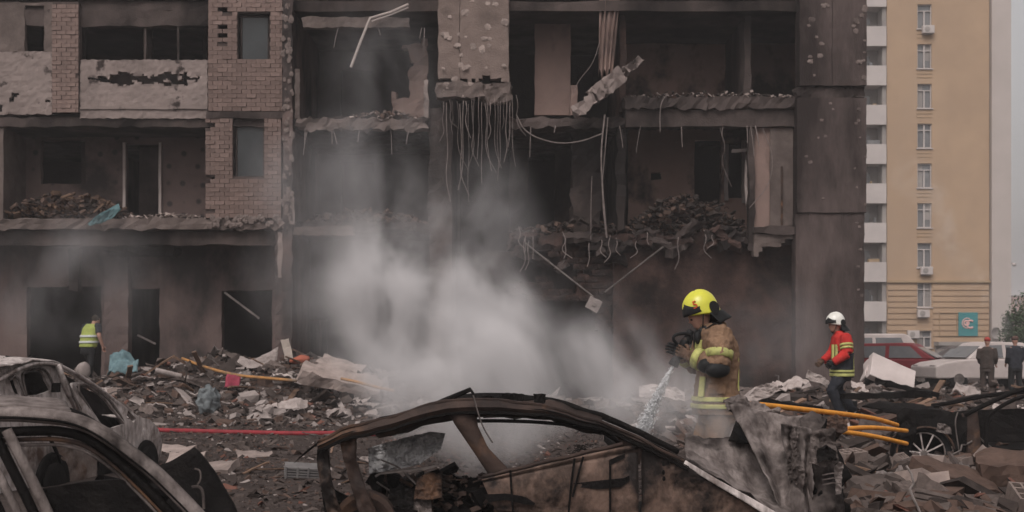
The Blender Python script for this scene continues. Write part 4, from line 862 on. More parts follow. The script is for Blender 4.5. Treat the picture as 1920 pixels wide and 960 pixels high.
for i in range(10):
    a = i*math.pi/5 + .15; q = ux*math.cos(a) + uz*math.sin(a); mk('spoke', sweep([wc + q*.04 + ax*.03, wc + q*.15 + ax*.035, wc + q*.262 + ax*.005], [.012, .010, .013], 5), m_ash, wl)
mk('hub', lathe([(.02, .04), (.05, .035), (.06, .0), (.02, -.01)], wc, ax, 14), m_metal, wl)
mk('rim', lathe([(.25, .0), (.268, .005), (.27, -.02), (.25, -.02), (.25, .0)], wc, ax, 32, False), m_metal, wl, smooth=True)
mk('windscreen_pillar', sweep(smooth(hs4([(1806, 778), (1822, 770), (1850, 757), (1890, 738), (1930, 726), (2010, 716), (2120, 716), (2200, 740)], -.02), 2), .03, 7), m_char, C4, smooth=True)
mk('door_post', patch(hs4([(1801, 776), (1806, 810), (1812, 850), (1806, 880)], -.03), hs4([(1832, 770), (1836, 810), (1842, 850), (1846, 880)], -.02), 14, 6, .05, Nn, None, 3, .04, 6), m_rust, C4, smooth=True)
mk('far_roof_rail', sweep(smooth(hs4([(1830, 770), (1880, 762), (1930, 750), (2050, 738)], 1.3), 2), .03, 6), m_char, C4)
mk('far_door', patch(hs4([(1838, 786), (1900, 780), (1990, 776), (2120, 776)], 1.3), hs4([(1838, 880), (1900, 880), (1990, 880), (2120, 880)], 1.3), 14, 8, .04, Nn, None, 6, .05, 3), m_char, C4)
mk('rear_body', patch(hs4([(2000, 776), (2100, 770), (2250, 776)]), hs4([(2000, 885), (2100, 885), (2250, 885)]), 12, 8, .05, Nn, None, 6, .04, 3), m_char, C4)
mk('hanging_wire', sweep(smooth(hs4([(1790, 772), (1784, 790), (1790, 830), (1796, 868)], -.09), 2), .009, 5), m_metal, C4)
mk('floor_bar', sweep(hs4([(1842, 808), (1870, 836), (1895, 852)], .3), .012, 5), m_metal, C4)
mk('floor_pan', box(6.2, 10.5, 16.1, 17.2, .12, .2), m_char, C4)

KD[0] = .8
# ------------------------------------------------------------------ parked vehicles beyond the ruin
def vehicle(name, label, cat, loc, yaw, L, W, H, prof, gl, paint, wins, dirty=None):
    """prof: lower body side outline, gl: greenhouse outline (x,z as fractions of L,H); wins: side window quads"""
    t = thing(name, label, cat, loc); t.rotation_euler = (0, 0, yaw)
    base = wm(t)
    def add(nm, vf, mat, par=t, **k): return mk(nm, xf(vf, base), mat, par, **k)
    def pr(poly, w0, w1=None):
        w1 = w1 or w0; p = [(x*L, z*H) for x, z in poly]; zmin = min(q[1] for q in p); zmax = max(q[1] for q in p)
        def hw(z): return w0 + (w1 - w0)*(z - zmin)/(zmax - zmin)
        n = len(p); V_ = [Vector((x, -hw(z)/2, z)) for x, z in p] + [Vector((x, hw(z)/2, z)) for x, z in p]
        return V_, [list(range(n)), list(range(2*n-1, n-1, -1))] + [[i, i+n, (i+1) % n + n, (i+1) % n] for i in range(n)]
    add('body', pr(prof, W), paint, bevel=.05); add('roof', pr(gl, W*.97, W*.80), paint, bevel=.05)
    zl, zh = min(z for x, z in gl)*H, max(z for x, z in gl)*H
    for wq in wins:
        for s in (-1, 1):
            pts = []
            for x, z in wq:
                zz = z*H; hw = (W*.97 + (W*.80 - W*.97)*(zz - zl)/(zh - zl))/2 + .012; pts.append(Vector((x*L, s*hw, zz)))
            add('side_window', prism(pts, (0, 0, 0), (0, -s*.02, 0)), m_dkglass)
    for fx in (-.31, .31):
        for s in (-1, 1):
            wv = add('wheel', lathe([(.18, .0), (.3, -.01), (.32, -.05), (.32, -.18), (.1, -.2)], (fx*L, s*W/2, .32), (0, s, 0), 20), m_rubber)
            add('rim', lathe([(.02, .012), (.12, .005), (.185, .012), (.19, -.02), (.02, -.02)], (fx*L, s*W/2, .32), (0, s, 0), 16), m_metal, wv)
    for s in (-1, 1):
        add('headlight', box(.47*L, .497*L, s*W*.33 - .16, s*W*.33 + .16, .42*H, .5*H), m_debw); add('tail_light', box(-.502*L, -.485*L, s*W*.36 - .1, s*W*.36 + .1, .45*H, .6*H), m_redh)
    add('windscreen', prism([Vector((x*L, y*W, z*H)) for x, z, y in ((gl[1][0]-.004, gl[1][1]-.03, -.36), (gl[0][0]+.0, gl[0][1]+.03, -.43), (gl[0][0]+.0, gl[0][1]+.03, .43), (gl[1][0]-.004, gl[1][1]-.03, .36))], (.03, 0, .02), (.0, 0, 0)), m_dkglass)
    return t
m_wpaint = M('dusty_white_paint', (.62, .59, .58), (.50, .47, .46), 1.5, rough=.45, bump=.05)
m_rpaint = M('dusty_red_paint', (.22, .035, .045), (.16, .03, .035), 1.5, rough=.4, bump=.05)
m_dpaint = M('dusty_grey_paint', (.13, .12, .12), (.09, .085, .085), 1.5, rough=.5, bump=.05)
vanp = [(.5, .2), (.5, .5), (.36, .58), (-.5, .58), (-.5, .18)]; vang = [(.37, .575), (.24, .97), (.2, 1), (-.49, 1), (-.5, .575)]
vanw = [[(.22, .62), (.17, .92), (-.05, .92), (-.05, .62)], [(-.08, .62), (-.08, .92), (-.28, .92), (-.28, .62)], [(-.31, .62), (-.31, .92), (-.46, .92), (-.46, .62)]]
carp = [(.5, .22), (.5, .48), (.42, .56), (.22, .63), (-.4, .63), (-.5, .56), (-.5, .2)]; carg = [(.24, .625), (.08, .97), (.0, 1), (-.25, .98), (-.44, .625)]
carw = [[(.16, .66), (.06, .92), (-.06, .93), (-.06, .66)], [(-.09, .66), (-.09, .93), (-.24, .91), (-.33, .66)]]
vehicle('white_van', 'white van half hidden behind the dark corner wall', 'van', ((1636-960)/FPX*49, 49, .05), R(8), 4.6, 1.9, 1.9, vanp, vang, m_wpaint, vanw)
vehicle('red_minivan', 'dusty dark red minivan parked in front of the white van', 'car', ((1690-960)/FPX*45.5, 45.5, .05), R(-28), 4.4, 1.75, 1.55, carp, [(.30, .625), (.12, .97), (.05, 1), (-.42, .98), (-.49, .625)], m_rpaint, [[(.2, .66), (.1, .92), (-.06, .93), (-.06, .66)], [(-.09, .66), (-.09, .93), (-.26, .92), (-.26, .66)], [(-.29, .66), (-.29, .92), (-.4, .91), (-.44, .66)]])
vehicle('white_car', 'white hatchback parked behind the man in red cap', 'car', ((1842-960)/FPX*43, 43, .08), R(180+10), 4.3, 1.75, 1.55, carp, carg, m_wpaint, carw)
vehicle('grey_car', 'dark grey car wedged between red minivan and white hatchback', 'car', ((1790-960)/FPX*48, 48, .0), R(170), 4.3, 1.7, 1.5, carp, carg, m_dpaint, carw)
KD[0] = 1.0
# ------------------------------------------------------------------ people
class Fig:
    def __init__(s, name, label, base, yaw):
        s.t = thing(name, label, 'person', base); s.b = Vector(base); s.F = Vector((math.cos(yaw), math.sin(yaw), 0)); s.L = Vector((-math.sin(yaw), math.cos(yaw), 0))
        s.M = Matrix((( s.F.x, s.L.x, 0), (s.F.y, s.L.y, 0), (0, 0, 1)))
    def w(s, p): return s.b + s.F*p[0] + s.L*p[1] + Vector((0, 0, p[2]))
    def limb(s, pts, rad, seg=12, flat=None): return sweep([s.w(p) for p in pts], rad, seg, flat)
    def trunk(s, rings, n=20, grow=0.0):
        """rings: (forward, left, up, half depth, half width[, tilt forward])"""
        out = []
        for r_ in rings:
            f, l, u, hd_, hw = r_[:5]; tl = r_[5] if len(r_) > 5 else 0; tw = r_[6] if len(r_) > 6 else 0
            ring = []
            for i in range(n):
                a = 2*math.pi*i/n; ca, sa = math.cos(a), math.sin(a); k = 2.6
                q = (abs(ca)**k + abs(sa)**k)**(-1/k); df, dl = (hd_+grow)*ca*q, (hw+grow)*sa*q
                df, dl = df*math.cos(tw) - dl*math.sin(tw), df*math.sin(tw) + dl*math.cos(tw)
                ring.append(s.w((f + df, l + dl, u - df*math.sin(tl))))
            out.append(ring)
        return loft(out)
    def band(s, rings, grow=.012): return s.trunk(rings, 24, grow)
    def e(s, p, rx, ry, rz, tilt=0, n=16):
        return ell(s.w(p), rx, ry, rz, n, 12, s.M @ Matrix.Rotation(tilt, 3, 'Y'))
    def mk(s, nm, vf, mat, par=None, **k): return mk(nm, vf, mat, par or s.t, **k)
    def hand(s, wrist, tip, side, curl=.5, sc=1.0):
        """palm + four fingers + thumb from the wrist toward tip; side = sideways vector of the palm"""
        W_, T_ = s.w(wrist), s.w(tip); ax_ = (T_ - W_).normalized(); sd = (s.F*side[0] + s.L*side[1] + Vector((0, 0, side[2]))); sd = (sd - ax_*sd.dot(ax_)).normalized(); dn = ax_.cross(sd)
        out = [sweep([W_ - ax_*.02, W_ + ax_*.03*sc, W_ + ax_*.085*sc], [.026*sc, .034*sc, .036*sc], 10, (1.15, .6), up=tuple(dn))]
        for i, ln in enumerate((.07, .08, .075, .058)):
            o = W_ + ax_*.08*sc + sd*(.033 - .022*i)*sc; a1 = ax_*math.cos(curl) + dn*math.sin(curl); a2 = ax_*math.cos(curl*2.2) + dn*math.sin(curl*2.2)
            out.append(sweep([o - ax_*.01, o + ax_*ln*.2*sc, o + ax_*ln*.2*sc + a1*ln*.4*sc, o + ax_*ln*.2*sc + a1*ln*.4*sc + a2*ln*.4*sc], [.011*sc, .0105*sc, .01*sc, .008*sc], 7))
        o = W_ + ax_*.03*sc + sd*.034*sc; td = (ax_*.6 + sd*.7 + dn*.35).normalized()
        out.append(sweep([o - td*.02, o + td*.03*sc, o + (td*.03 + (ax_ + dn*.5).normalized()*.032)*sc], [.015*sc, .013*sc, .010*sc], 7))
        return join(*out)
m_skin = M('skin', (.42, .24, .18), (.34, .18, .135), 14, rough=.6, bump=.08)
m_tan = M('tan_turnout_coat', (.235, .145, .092), (.15, .092, .06), 5, rough=.9, bump=.5, bs=14, soot=((.07, .045, .033), 3, .52, .7))
m_refl = M('lime_reflective_band', (.45, .44, .15), (.31, .31, .12), 12, rough=.5, bump=.1, soot=((.16, .14, .06), 6, .58, .75))
m_navy = M('dark_turnout_cloth', (.035, .037, .045), (.02, .021, .026), 6, rough=.9, bump=.4, bs=14)
m_rcl = M('red_turnout_cloth', (.50, .035, .03), (.35, .028, .026), 5, rough=.85, bump=.4, bs=14)
m_yhel = M('yellow_helmet_shell', (.62, .60, .05), (.50, .48, .05), 5, rough=.3, bump=.03, spec=.5, soot=((.35, .33, .06), 7, .62, .8))
m_whel = M('white_helmet_shell', (.72, .70, .64), (.60, .58, .53), 5, rough=.3, bump=.03, spec=.5)
m_dk = M('black_kit', (.02, .02, .021), (.012, .012, .012), 8, rough=.5, bump=.15)
m_glove = M('tan_brown_glove', (.14, .085, .06), (.07, .048, .037), 9, rough=.85, bump=.4)
m_hair = M('dark_hair', (.04, .03, .022), (.025, .02, .016), 20, bump=.5)
def helmet(A, hc, tilt, mat, par, sc=1.0, nec=True):
    """jet-style fire helmet: shell with long nape, dark side visor mount, brow visor, comb ridge, neck flap"""
    rot = A.M @ Matrix.Rotation(tilt, 3, 'Y'); o = A.w(hc)
    rings = []
    for j in range(0, 13):
        a = math.pi/2 * (1 - j/8.0) if j <= 8 else 0
        ring = []
        for i in range(28):
            b = 2*math.pi*i/28; f, l = math.cos(b), math.sin(b)
            if j <= 8: r_ = max(.02, math.cos(a)); z = math.sin(a)*.145
            else: r_ = 1 + .012*(j-8); z = -(j-8)*.016*(1 + .9*max(0, -f) - .75*max(0, f))
            ring.append(o + rot @ Vector((f*r_*.15*sc - .012*(1-r_), l*r_*.122*sc, z*sc + .012*max(0, 1-abs(l)*4)*(j < 8))))
        rings.append(ring)
    sh = mk('helmet', loft(rings), mat, par, smooth=True, sub=1)
    for s in (-1, 1):
        q = []
        for k in range(14):
            b = 2*math.pi*k/14; q.append((.04*math.cos(b)*1.0, .055*math.sin(b)))
        c0 = Vector((-.085, s*.122, -.035))
        mk('visor_mount', prism([o + rot @ ((c0 + Vector((x, -s*.22*max(0, -x), z)))*sc) for x, z in q], rot @ Vector((0, s*.008, 0)), rot @ Vector((0, -s*.02, 0))), m_dk, sh)
    # dark swept visor band from the brow up over the front
    A1, B1 = [], []
    for i in range(21):
        b = R(-78 + 156*i/20); f, l = math.cos(b), math.sin(b); lift = abs(l)**1.5
        A1.append(o + rot @ (Vector((f*.160, l*.132, -.022 + .0*lift))*sc)); B1.append(o + rot @ (Vector((f*(.150 - .03*(1-lift)), l*.126, .02 + .065*(1 - lift)))*sc))
    mk('visor', patch(A1, B1, 20, 4, .008, rot @ Vector((1, 0, .2)), lambda u, v: .008*math.sin(math.pi*v)), m_dk, sh, smooth=True)
    if nec: mk('neck_flap', patch([o + rot @ (Vector((-.14*math.cos(b), .125*math.sin(b), -.055))*sc) for b in [R(-75 + 15*i) for i in range(11)]], [o + rot @ (Vector((-.20*math.cos(b) - .02, .15*math.sin(b), -.17))*sc) for b in [R(-75 + 15*i) for i in range(11)]], 14, 5, .008, rot @ Vector((-1, 0, .3)), None, 1, .008, 12), m_dk, sh, smooth=True)
    mk('chin_strap', sweep([o + rot @ (Vector(p)*sc) for p in ((.01, -.105, -.03), (.05, -.085, -.13), (.075, 0, -.185), (.05, .085, -.13), (.01, .105, -.03))], .009, 6, (1.5, .6)), m_dk, sh)
    return sh, o, rot
def head(A, hc, tilt):
    rot = A.M @ Matrix.Rotation(tilt, 3, 'Y'); o = A.w(hc)
    q = lambda *p: o + rot @ Vector(p)
    return join(ell(o, .098, .078, .118, 16, 12, rot), sweep([q(.03, 0, -.05), q(.055, 0, -.10)], [.06, .035], 10), sweep([q(.085, 0, .015), q(.112, 0, -.025), q(.09, 0, -.035)], [.010, .015, .012], 8),
                sweep([q(.075, -.03, -.065), q(.09, 0, -.067), q(.075, .03, -.065)], .009, 6), sweep([q(.085, -.05, .02), q(.097, 0, .024), q(.085, .05, .02)], .012, 6), ell(q(-.01, -.078, -.01), .02, .01, .03, 8, 6, rot), ell(q(-.01, .078, -.01), .02, .01, .03, 8, 6, rot)), q

# firefighter with the nozzle ------------------------------------------
gx, gy = 1.83, 11.7
A = Fig('person', 'firefighter in tan coat and yellow helmet spraying water behind the wreck', (gx, gy, gz(gx, gy) - .01), R(186))
hc = (.12, .0, 1.60)
hv, hq = head(A, hc, .42)
nozz = (.30, .02, 1.34)
# arms: left (camera side) elbow bent, both hands on the nozzle at chest height
Ls, Le, Lw = (-.02, .20, 1.44), (.02, .29, 1.145), (.235, .12, 1.235)
Rs, Re, Rw = (-.02, -.20, 1.44), (.08, -.28, 1.16), (.27, -.07, 1.25)
legsL = [(-.04, .10, .86), (.0, .13, .48), (-.06, .14, .09)]; legsR = [(-.04, -.10, .86), (.05, -.12, .48), (.03, -.12, .09)]
bodyparts = [hv, A.limb([(.02, 0, 1.36), (.09, 0, 1.52)], .06), A.trunk([(-.04, 0, .80, .10, .15), (-.05, 0, 1.0, .11, .16), (-.04, 0, 1.25, .12, .18), (-.02, 0, 1.42, .09, .17)])]
bodyparts += [A.limb([Ls, Le, Lw], [.05, .042, .032]), A.limb([Rs, Re, Rw], [.05, .042, .032])]
for lg in (legsL, legsR): bodyparts += [A.limb(lg, [.085, .06, .045]), A.limb([(lg[2][0]-.03, lg[2][1], .05), (lg[2][0]+.15, lg[2][1], .04)], [.045, .04])]
A.mk('body', join(*bodyparts), m_skin, remesh=.014)
for s in (-1, 1): A.mk('eye', ell(hq(.088, s*.032, .0), .012, .012, .010, 8, 6), m_dk)
CR = [(-.03, 0, .70, .20, .245), (-.035, 0, .80, .205, .25), (-.045, 0, .95, .19, .235), (-.05, 0, 1.10, .185, .235), (-.045, 0, 1.25, .19, .245), (-.03, 0, 1.37, .175, .25), (-.01, 0, 1.45, .14, .215), (.02, 0, 1.50, .10, .13), (.05, 0, 1.53, .08, .09)]
coat = A.mk('coat', join(A.trunk(CR), A.limb([(-.03, .16, 1.42), Ls, (.0, .26, 1.30), Le], [.10, .115, .115, .105]), A.limb([(.0, .28, 1.18), Le, (.13, .21, 1.185), Lw], [.10, .105, .095, .07]),
            A.limb([(-.03, -.16, 1.42), Rs, (.02, -.26, 1.30), Re], [.10, .115, .11, .10]), A.limb([Re, (.17, -.18, 1.2), Rw], [.10, .09, .07]),
            A.limb([(.05, .11, 1.49), (.11, 0, 1.485), (.05, -.11, 1.49), (-.08, -.08, 1.50), (-.10, 0, 1.51), (-.08, .08, 1.50), (.05, .11, 1.49)], .04)), m_tan, remesh=.010, disp=(.06, .035))
def seg_rings(z0, z1, n=4):
    out = []
    for i in range(n+1):
        z = z0 + (z1-z0)*i/n
        for a, b in zip(CR, CR[1:]):
            if a[2] <= z <= b[2]:
                t = (z-a[2])/(b[2]-a[2]); out.append(tuple(a[k] + (b[k]-a[k])*t for k in range(5))); break
    return out
def bandmesh(A, rings, grow=.016): return A.trunk(rings, 30, grow)
A.mk('reflective_band', bandmesh(A, seg_rings(.76, .80)), m_refl, coat, smooth=True); A.mk('reflective_band', bandmesh(A, seg_rings(.825, .865)), m_refl, coat, smooth=True)
def mid(a, b, t): return tuple(a[k] + (b[k]-a[k])*t for k in range(3))
A.mk('reflective_band', A.limb([mid(Ls, Le, .55), mid(Ls, Le, .78)], [.128, .122], 20), m_refl, coat, smooth=True)
A.mk('reflective_band', A.limb([mid(Le, Lw, .60), mid(Le, Lw, .84)], [.102, .092], 20), m_refl, coat, smooth=True)
A.mk('reflective_band', A.limb([mid(Re, Rw, .62), mid(Re, Rw, .82)], [.098, .088], 20), m_refl, coat, smooth=True)
A.mk('pocket_flap', patch([A.w((-.05, .262, .98)), A.w((.10, .245, .98))], [A.w((-.05, .27, .90)), A.w((.10, .25, .90))], 6, 4, .02, A.L, None, 2, .01, 12), m_tan, coat)
A.mk('shoulder_strap', sweep([A.w(q) for q in ((.10, .10, 1.47), (.02, .14, 1.53), (-.09, .13, 1.50), (-.19, .10, 1.38), (-.22, .06, 1.20))], .014, 6, (1.8, .5)), m_dk, coat)
A.mk('radio', A.e((.16, .10, 1.40), .03, .03, .06), m_dk, coat)
A.mk('elbow_patch', join(A.e((.04, .33, 1.115), .115, .07, .075), A.e((.12, .285, 1.15), .09, .06, .07)), m_dk, coat, smooth=True)
A.mk('chest_patch', patch([A.w((.135, .14, 1.38)), A.w((.172, .06, 1.38))], [A.w((.145, .14, 1.28)), A.w((.182, .06, 1.28))], 4, 4, .02, A.F + A.L*.5), m_refl, coat)
A.mk('front_band', patch([A.w((.12, .20, 1.05)), A.w((.155, .15, 1.05))], [A.w((.135, .20, .87)), A.w((.172, .15, .87))], 3, 6, .02, A.F + A.L), m_refl, coat)
A.mk('side_band', patch([A.w((-.215, .12, 1.22)), A.w((-.20, .17, 1.22))], [A.w((-.22, .12, .92)), A.w((-.205, .17, .92))], 3, 8, .02, -A.F + A.L*.7), m_refl, coat)
A.mk('trousers', join(A.trunk([(-.04, 0, .62, .16, .22), (-.04, 0, .80, .16, .21)]), *[A.limb([(l[0][0], l[0][1], .80), (l[0][0], l[0][1], .66), l[1], (l[2][0], l[2][1], .16)], [.13, .13, .105, .10]) for l in (legsL, legsR)]), m_tan, remesh=.016, disp=(.1, .02))
for l in (legsL, legsR): A.mk('boot', join(A.limb([(l[2][0], l[2][1], .30), (l[2][0], l[2][1], .06)], [.085, .075]), A.limb([(l[2][0]-.06, l[2][1], .05), (l[2][0]+.19, l[2][1], .045)], [.052, .045])), m_dk, remesh=.012)
A.mk('scarf', join(A.limb([(.10, .085, 1.47), (.135, 0, 1.43), (.10, -.085, 1.47), (-.02, -.1, 1.51), (-.04, .1, 1.51), (.10, .085, 1.47)], .04), A.limb([(.13, .05, 1.45), (.15, .03, 1.36), (.16, .02, 1.30)], [.045, .04, .02])), m_dk, remesh=.012)
sh, o_, rot_ = helmet(A, (.115, 0, 1.675), .40, m_yhel, A.t, 1.10)
def text(name, body, size, mat, loc, xa, up, par, ext=.002):
    cu = bpy.data.curves.new(name, 'FONT'); cu.body = body; cu.size = size; cu.extrude = ext; cu.align_x = 'CENTER'; cu.align_y = 'CENTER'
    tmp = bpy.data.objects.new(name, cu); COL.objects.link(tmp); bpy.context.view_layer.update()
    me = bpy.data.meshes.new_from_object(tmp.evaluated_get(bpy.context.evaluated_depsgraph_get())); bpy.data.objects.remove(tmp)
    xa, up = Vector(xa).normalized(), Vector(up).normalized(); zz = xa.cross(up).normalized(); up = zz.cross(xa)
    me.transform(Matrix(((xa.x, up.x, zz.x, loc[0]), (xa.y, up.y, zz.y, loc[1]), (xa.z, up.z, zz.z, loc[2]), (0, 0, 0, 1))))
    me.materials.clear(); me.materials.append(mat); o = bpy.data.objects.new(name, me); COL.objects.link(o); setp(o, par); return o
_d = rot_ @ Vector((.10, .80, .33)); text('helmet_number', '5', .10, M('red_print', (.55, .09, .03), (.5, .08, .03), 3, bump=0), o_ + rot_ @ Vector((.062, .122, .048)), -(rot_ @ Vector((1, -.42, -.05))) * -1 if False else rot_ @ Vector((-1, .45, .0)), rot_ @ Vector((0, -.3, 1)), sh, .006)
A.mk('glove', join(A.hand(Lw, (.36, .04, 1.30), (0, 0, 1), .75, 1.25), A.limb([mid(Le, Lw, .88), Lw, (.27, .10, 1.25)], [.062, .055, .045])), m_glove, smooth=True)
A.mk('glove', join(A.hand(Rw, (.36, -.02, 1.30), (0, 0, 1), .75, 1.25), A.limb([mid(Re, Rw, .88), Rw, (.30, -.05, 1.265)], [.062, .055, .045])), m_dk, smooth=True)
NZ = thing('hose_nozzle', 'black branch pipe nozzle with loop handle in the gloved hands', 'nozzle', A.w(nozz))
n0, n1 = A.w((.26, .03, 1.36)), A.w((.36, .03, 1.17)); nd = (n1 - n0).normalized()
mk('barrel', lathe([(.028, -.12), (.034, -.1), (.034, -.02), (.045, 0), (.045, .05), (.03, .06), (.03, .16), (.042, .18), (.048, .24), (.03, .245)], n0, nd, 18), m_dk, NZ, smooth=True)
mk('handle', sweep(smooth([A.w(p) for p in ((.22, .05, 1.345), (.20, .06, 1.42), (.26, .07, 1.445), (.36, .07, 1.43), (.385, .06, 1.39), (.34, .05, 1.345))], 2), .015, 8), m_dk, NZ, smooth=True)
mk('grip', sweep([A.w((.27, .04, 1.40)), A.w((.25, .05, 1.33))], .024, 8), m_grey, NZ)
# water leaving the nozzle: a cone of drops
rw = random.Random(4); wv = []
for i in range(2600):
    t = rw.random()**.8; sp_ = .010 + .065*t; p = n0 + nd*.24 + (nd*.9 + A.F*.02)*.62*t + Vector((rw.gauss(0, .5)*sp_, rw.gauss(0, .5)*sp_, rw.gauss(0, .3)*sp_ - .08*t*t)); s = rw.uniform(.002, .006)
    wv.append(([p + q for q in (nd*s*4, Vector((s, 0, 0)), Vector((-s*.5, s, 0)), Vector((-s*.5, -s, 0)), nd*-s*2)], [[0, 1, 2], [0, 2, 3], [0, 3, 1], [4, 2, 1], [4, 3, 2], [4, 1, 3]]))
m_water = M('water_drops', (.85, .85, .86), (.8, .8, .81), 5, rough=.5, bump=0, spec=.3)
tag(mk('water_spray', join(*wv), m_water, smooth=True), 'white water spray jetting down from the hose nozzle', 'water', None, 'stuff')

# firefighter in red, walking left --------------------------------------
gx, gy = 5.60, 21.8
A = Fig('person', 'firefighter in red jacket and white helmet walking beside the dark corner wall', (gx, gy, gz(gx, gy) - .02), R(184))
hc = (.10, 0, 1.60); hv, hq = head(A, hc, .15)
Ls, Le, Lw = (-.02, .19, 1.42), (-.02, .27, 1.13), (.20, .22, .98); Rs, Re, Rw = (-.02, -.19, 1.42), (.06, -.25, 1.14), (.25, -.17, 1.0)
kL, aL = (.20, .11, .52), (.02, .11, .12); kR, aR = (.02, -.11, .50), (-.25, -.11, .16)
A.mk('body', join(hv, A.limb([(.02, 0, 1.36), (.08, 0, 1.52)], .055), A.trunk([(-.02, 0, .80, .10, .15), (-.03, 0, 1.1, .11, .16), (-.02, 0, 1.42, .09, .16)]), A.limb([Ls, Le, Lw], [.05, .042, .03]), A.limb([Rs, Re, Rw], [.05, .042, .03]),
     A.limb([(-.02, .1, .86), kL, aL], [.08, .06, .045]), A.limb([(-.02, -.1, .86), kR, aR], [.08, .06, .045])), m_skin, remesh=.016)
CR = [(-.02, 0, .72, .175, .22), (-.02, 0, .85, .175, .22), (-.03, 0, 1.0, .165, .21), (-.03, 0, 1.15, .17, .215), (-.02, 0, 1.30, .17, .225), (-.01, 0, 1.40, .15, .215), (.01, 0, 1.47, .10, .14), (.03, 0, 1.51, .075, .085)]
jk = A.mk('jacket', join(A.trunk([r_ for r_ in CR if r_[2] > 1.08]), A.limb([(-.03, .15, 1.40), Ls, mid(Ls, Le, .5), Le], [.09, .10, .098, .09]), A.limb([Le, mid(Le, Lw, .5), Lw], [.09, .08, .065]), A.limb([(-.03, -.15, 1.40), Rs, Re], [.09, .10, .09]), A.limb([Re, Rw], [.09, .065])), m_rcl, remesh=.014, disp=(.1, .025))
A.mk('jacket_skirt', A.trunk(seg_rings(.72, 1.14, 6), 24, .004), m_navy, jk, smooth=True)
A.mk('reflective_band', bandmesh(A, seg_rings(.74, .79), .018), m_refl, jk, smooth=True); A.mk('reflective_band', bandmesh(A, seg_rings(.81, .85), .018), m_refl, jk, smooth=True)
A.mk('reflective_band', A.limb([mid(Ls, Le, .45), mid(Ls, Le, .58)], .112, 18), m_refl, jk, smooth=True); A.mk('reflective_band', A.limb([mid(Ls, Le, .64), mid(Ls, Le, .76)], .11, 18), m_refl, jk, smooth=True)
A.mk('back_stripe', patch([A.w((-.19, .06, 1.16)), A.w((-.175, .14, 1.16))], [A.w((-.205, .06, .80)), A.w((-.19, .14, .80))], 3, 8, .03, -A.F + A.L*.6), m_refl, jk)
for f in (.05, .10): A.mk('front_stripe', patch([A.w((f + .06, .19 - f*.5, 1.28)), A.w((f + .09, .17 - f*.5, 1.28))], [A.w((f + .06, .20 - f*.5, .98)), A.w((f + .09, .18 - f*.5, .98))], 2, 6, .04, A.L), m_refl, jk)
A.mk('trousers', join(A.trunk([(-.02, 0, .66, .14, .19), (-.02, 0, .82, .15, .20)]), A.limb([(-.02, .1, .80), mid((-.02, .1, .8), kL, .5), kL, aL], [.12, .115, .095, .085]), A.limb([(-.02, -.1, .80), kR, aR], [.12, .095, .085])), m_navy, remesh=.016, disp=(.1, .02))
for a in (aL, aR): A.mk('boot', join(A.limb([(a[0], a[1], a[2]+.16), (a[0], a[1], a[2]-.04)], [.075, .07]), A.limb([(a[0]-.05, a[1], a[2]-.07), (a[0]+.18, a[1], a[2]-.08)], [.05, .042])), m_dk, remesh=.013)
helmet(A, (.095, 0, 1.675), .12, m_whel, A.t, 1.08)
A.mk('glove', A.hand(Lw, (.28, .18, .92), (0, 0, 1), .6, 1.15), m_dk, smooth=True); A.mk('glove', A.hand(Rw, (.33, -.13, .95), (0, 0, 1), .6, 1.15), m_glove, smooth=True)

# man in the hi-vis vest, seen from behind --------------------------------
gx, gy = (165-960)/FPX*30.4, 30.4
A = Fig('person', 'man in yellow vest and black trousers stepping into the dark doorway', (gx, gy, .60), R(62))
hv, hq = head(A, (.25, .0, 1.50), .75)
Ls, Le, Lw = (.12, .21, 1.36), (.10, .30, 1.10), (.16, .29, .84); Rs, Re, Rw = (.12, -.21, 1.36), (.06, -.30, 1.12), (.16, -.32, .88)
kL, aL = (.28, .20, .50), (.16, .30, .10); kR, aR = (-.02, -.12, .48), (-.12, -.12, .08)
A.mk('body', join(hv, A.limb([(.13, 0, 1.34), (.22, 0, 1.46)], .06), A.trunk([(0, 0, .82, .10, .15), (.05, 0, 1.1, .11, .17), (.11, 0, 1.36, .09, .17)]), A.limb([Ls, Le, Lw], [.058, .05, .034]), A.limb([Rs, Re, Rw], [.058, .05, .034]), A.limb([(.02, .1, .86), kL, aL], [.09, .065, .05]), A.limb([(.02, -.1, .86), kR, aR], [.09, .065, .05])), m_skin, remesh=.016)
A.mk('hair', join(A.e((.235, 0, 1.535), .105, .087, .10, .75)), m_hair, remesh=.015)
A.mk('shirt', join(A.trunk([(.0, 0, .84, .13, .185), (.05, 0, 1.1, .14, .195), (.10, 0, 1.32, .12, .20), (.13, 0, 1.41, .08, .12)]), A.limb([(.11, .15, 1.37), Ls, mid(Ls, Le, .7)], [.08, .085, .075]), A.limb([(.11, -.15, 1.37), Rs, mid(Rs, Re, .7)], [.08, .085, .075])), m_navy, remesh=.014)
CR = [(.0, 0, .86, .15, .205), (.05, 0, 1.1, .155, .21), (.10, 0, 1.32, .135, .205), (.13, 0, 1.42, .085, .13)]
vest = A.mk('vest', A.trunk(seg_rings(.86, 1.419, 10), 24, .012), M('hi_vis_yellow', (.34, .39, .09), (.26, .30, .08), 5, rough=.7, bump=.3), remesh=.014)
for z in (.96, 1.10): A.mk('reflective_band', bandmesh(A, seg_rings(z, z + .05), .03), M('silver_band', (.55, .56, .54), (.48, .49, .47), 8, rough=.4, bump=0), vest, smooth=True)
A.mk('trousers', join(A.trunk([(.0, 0, .70, .14, .19), (.0, 0, .90, .13, .18)]), A.limb([(.02, .09, .82), kL, aL], [.115, .09, .075]), A.limb([(.02, -.09, .82), kR, aR], [.115, .09, .075])), m_dk, remesh=.016)
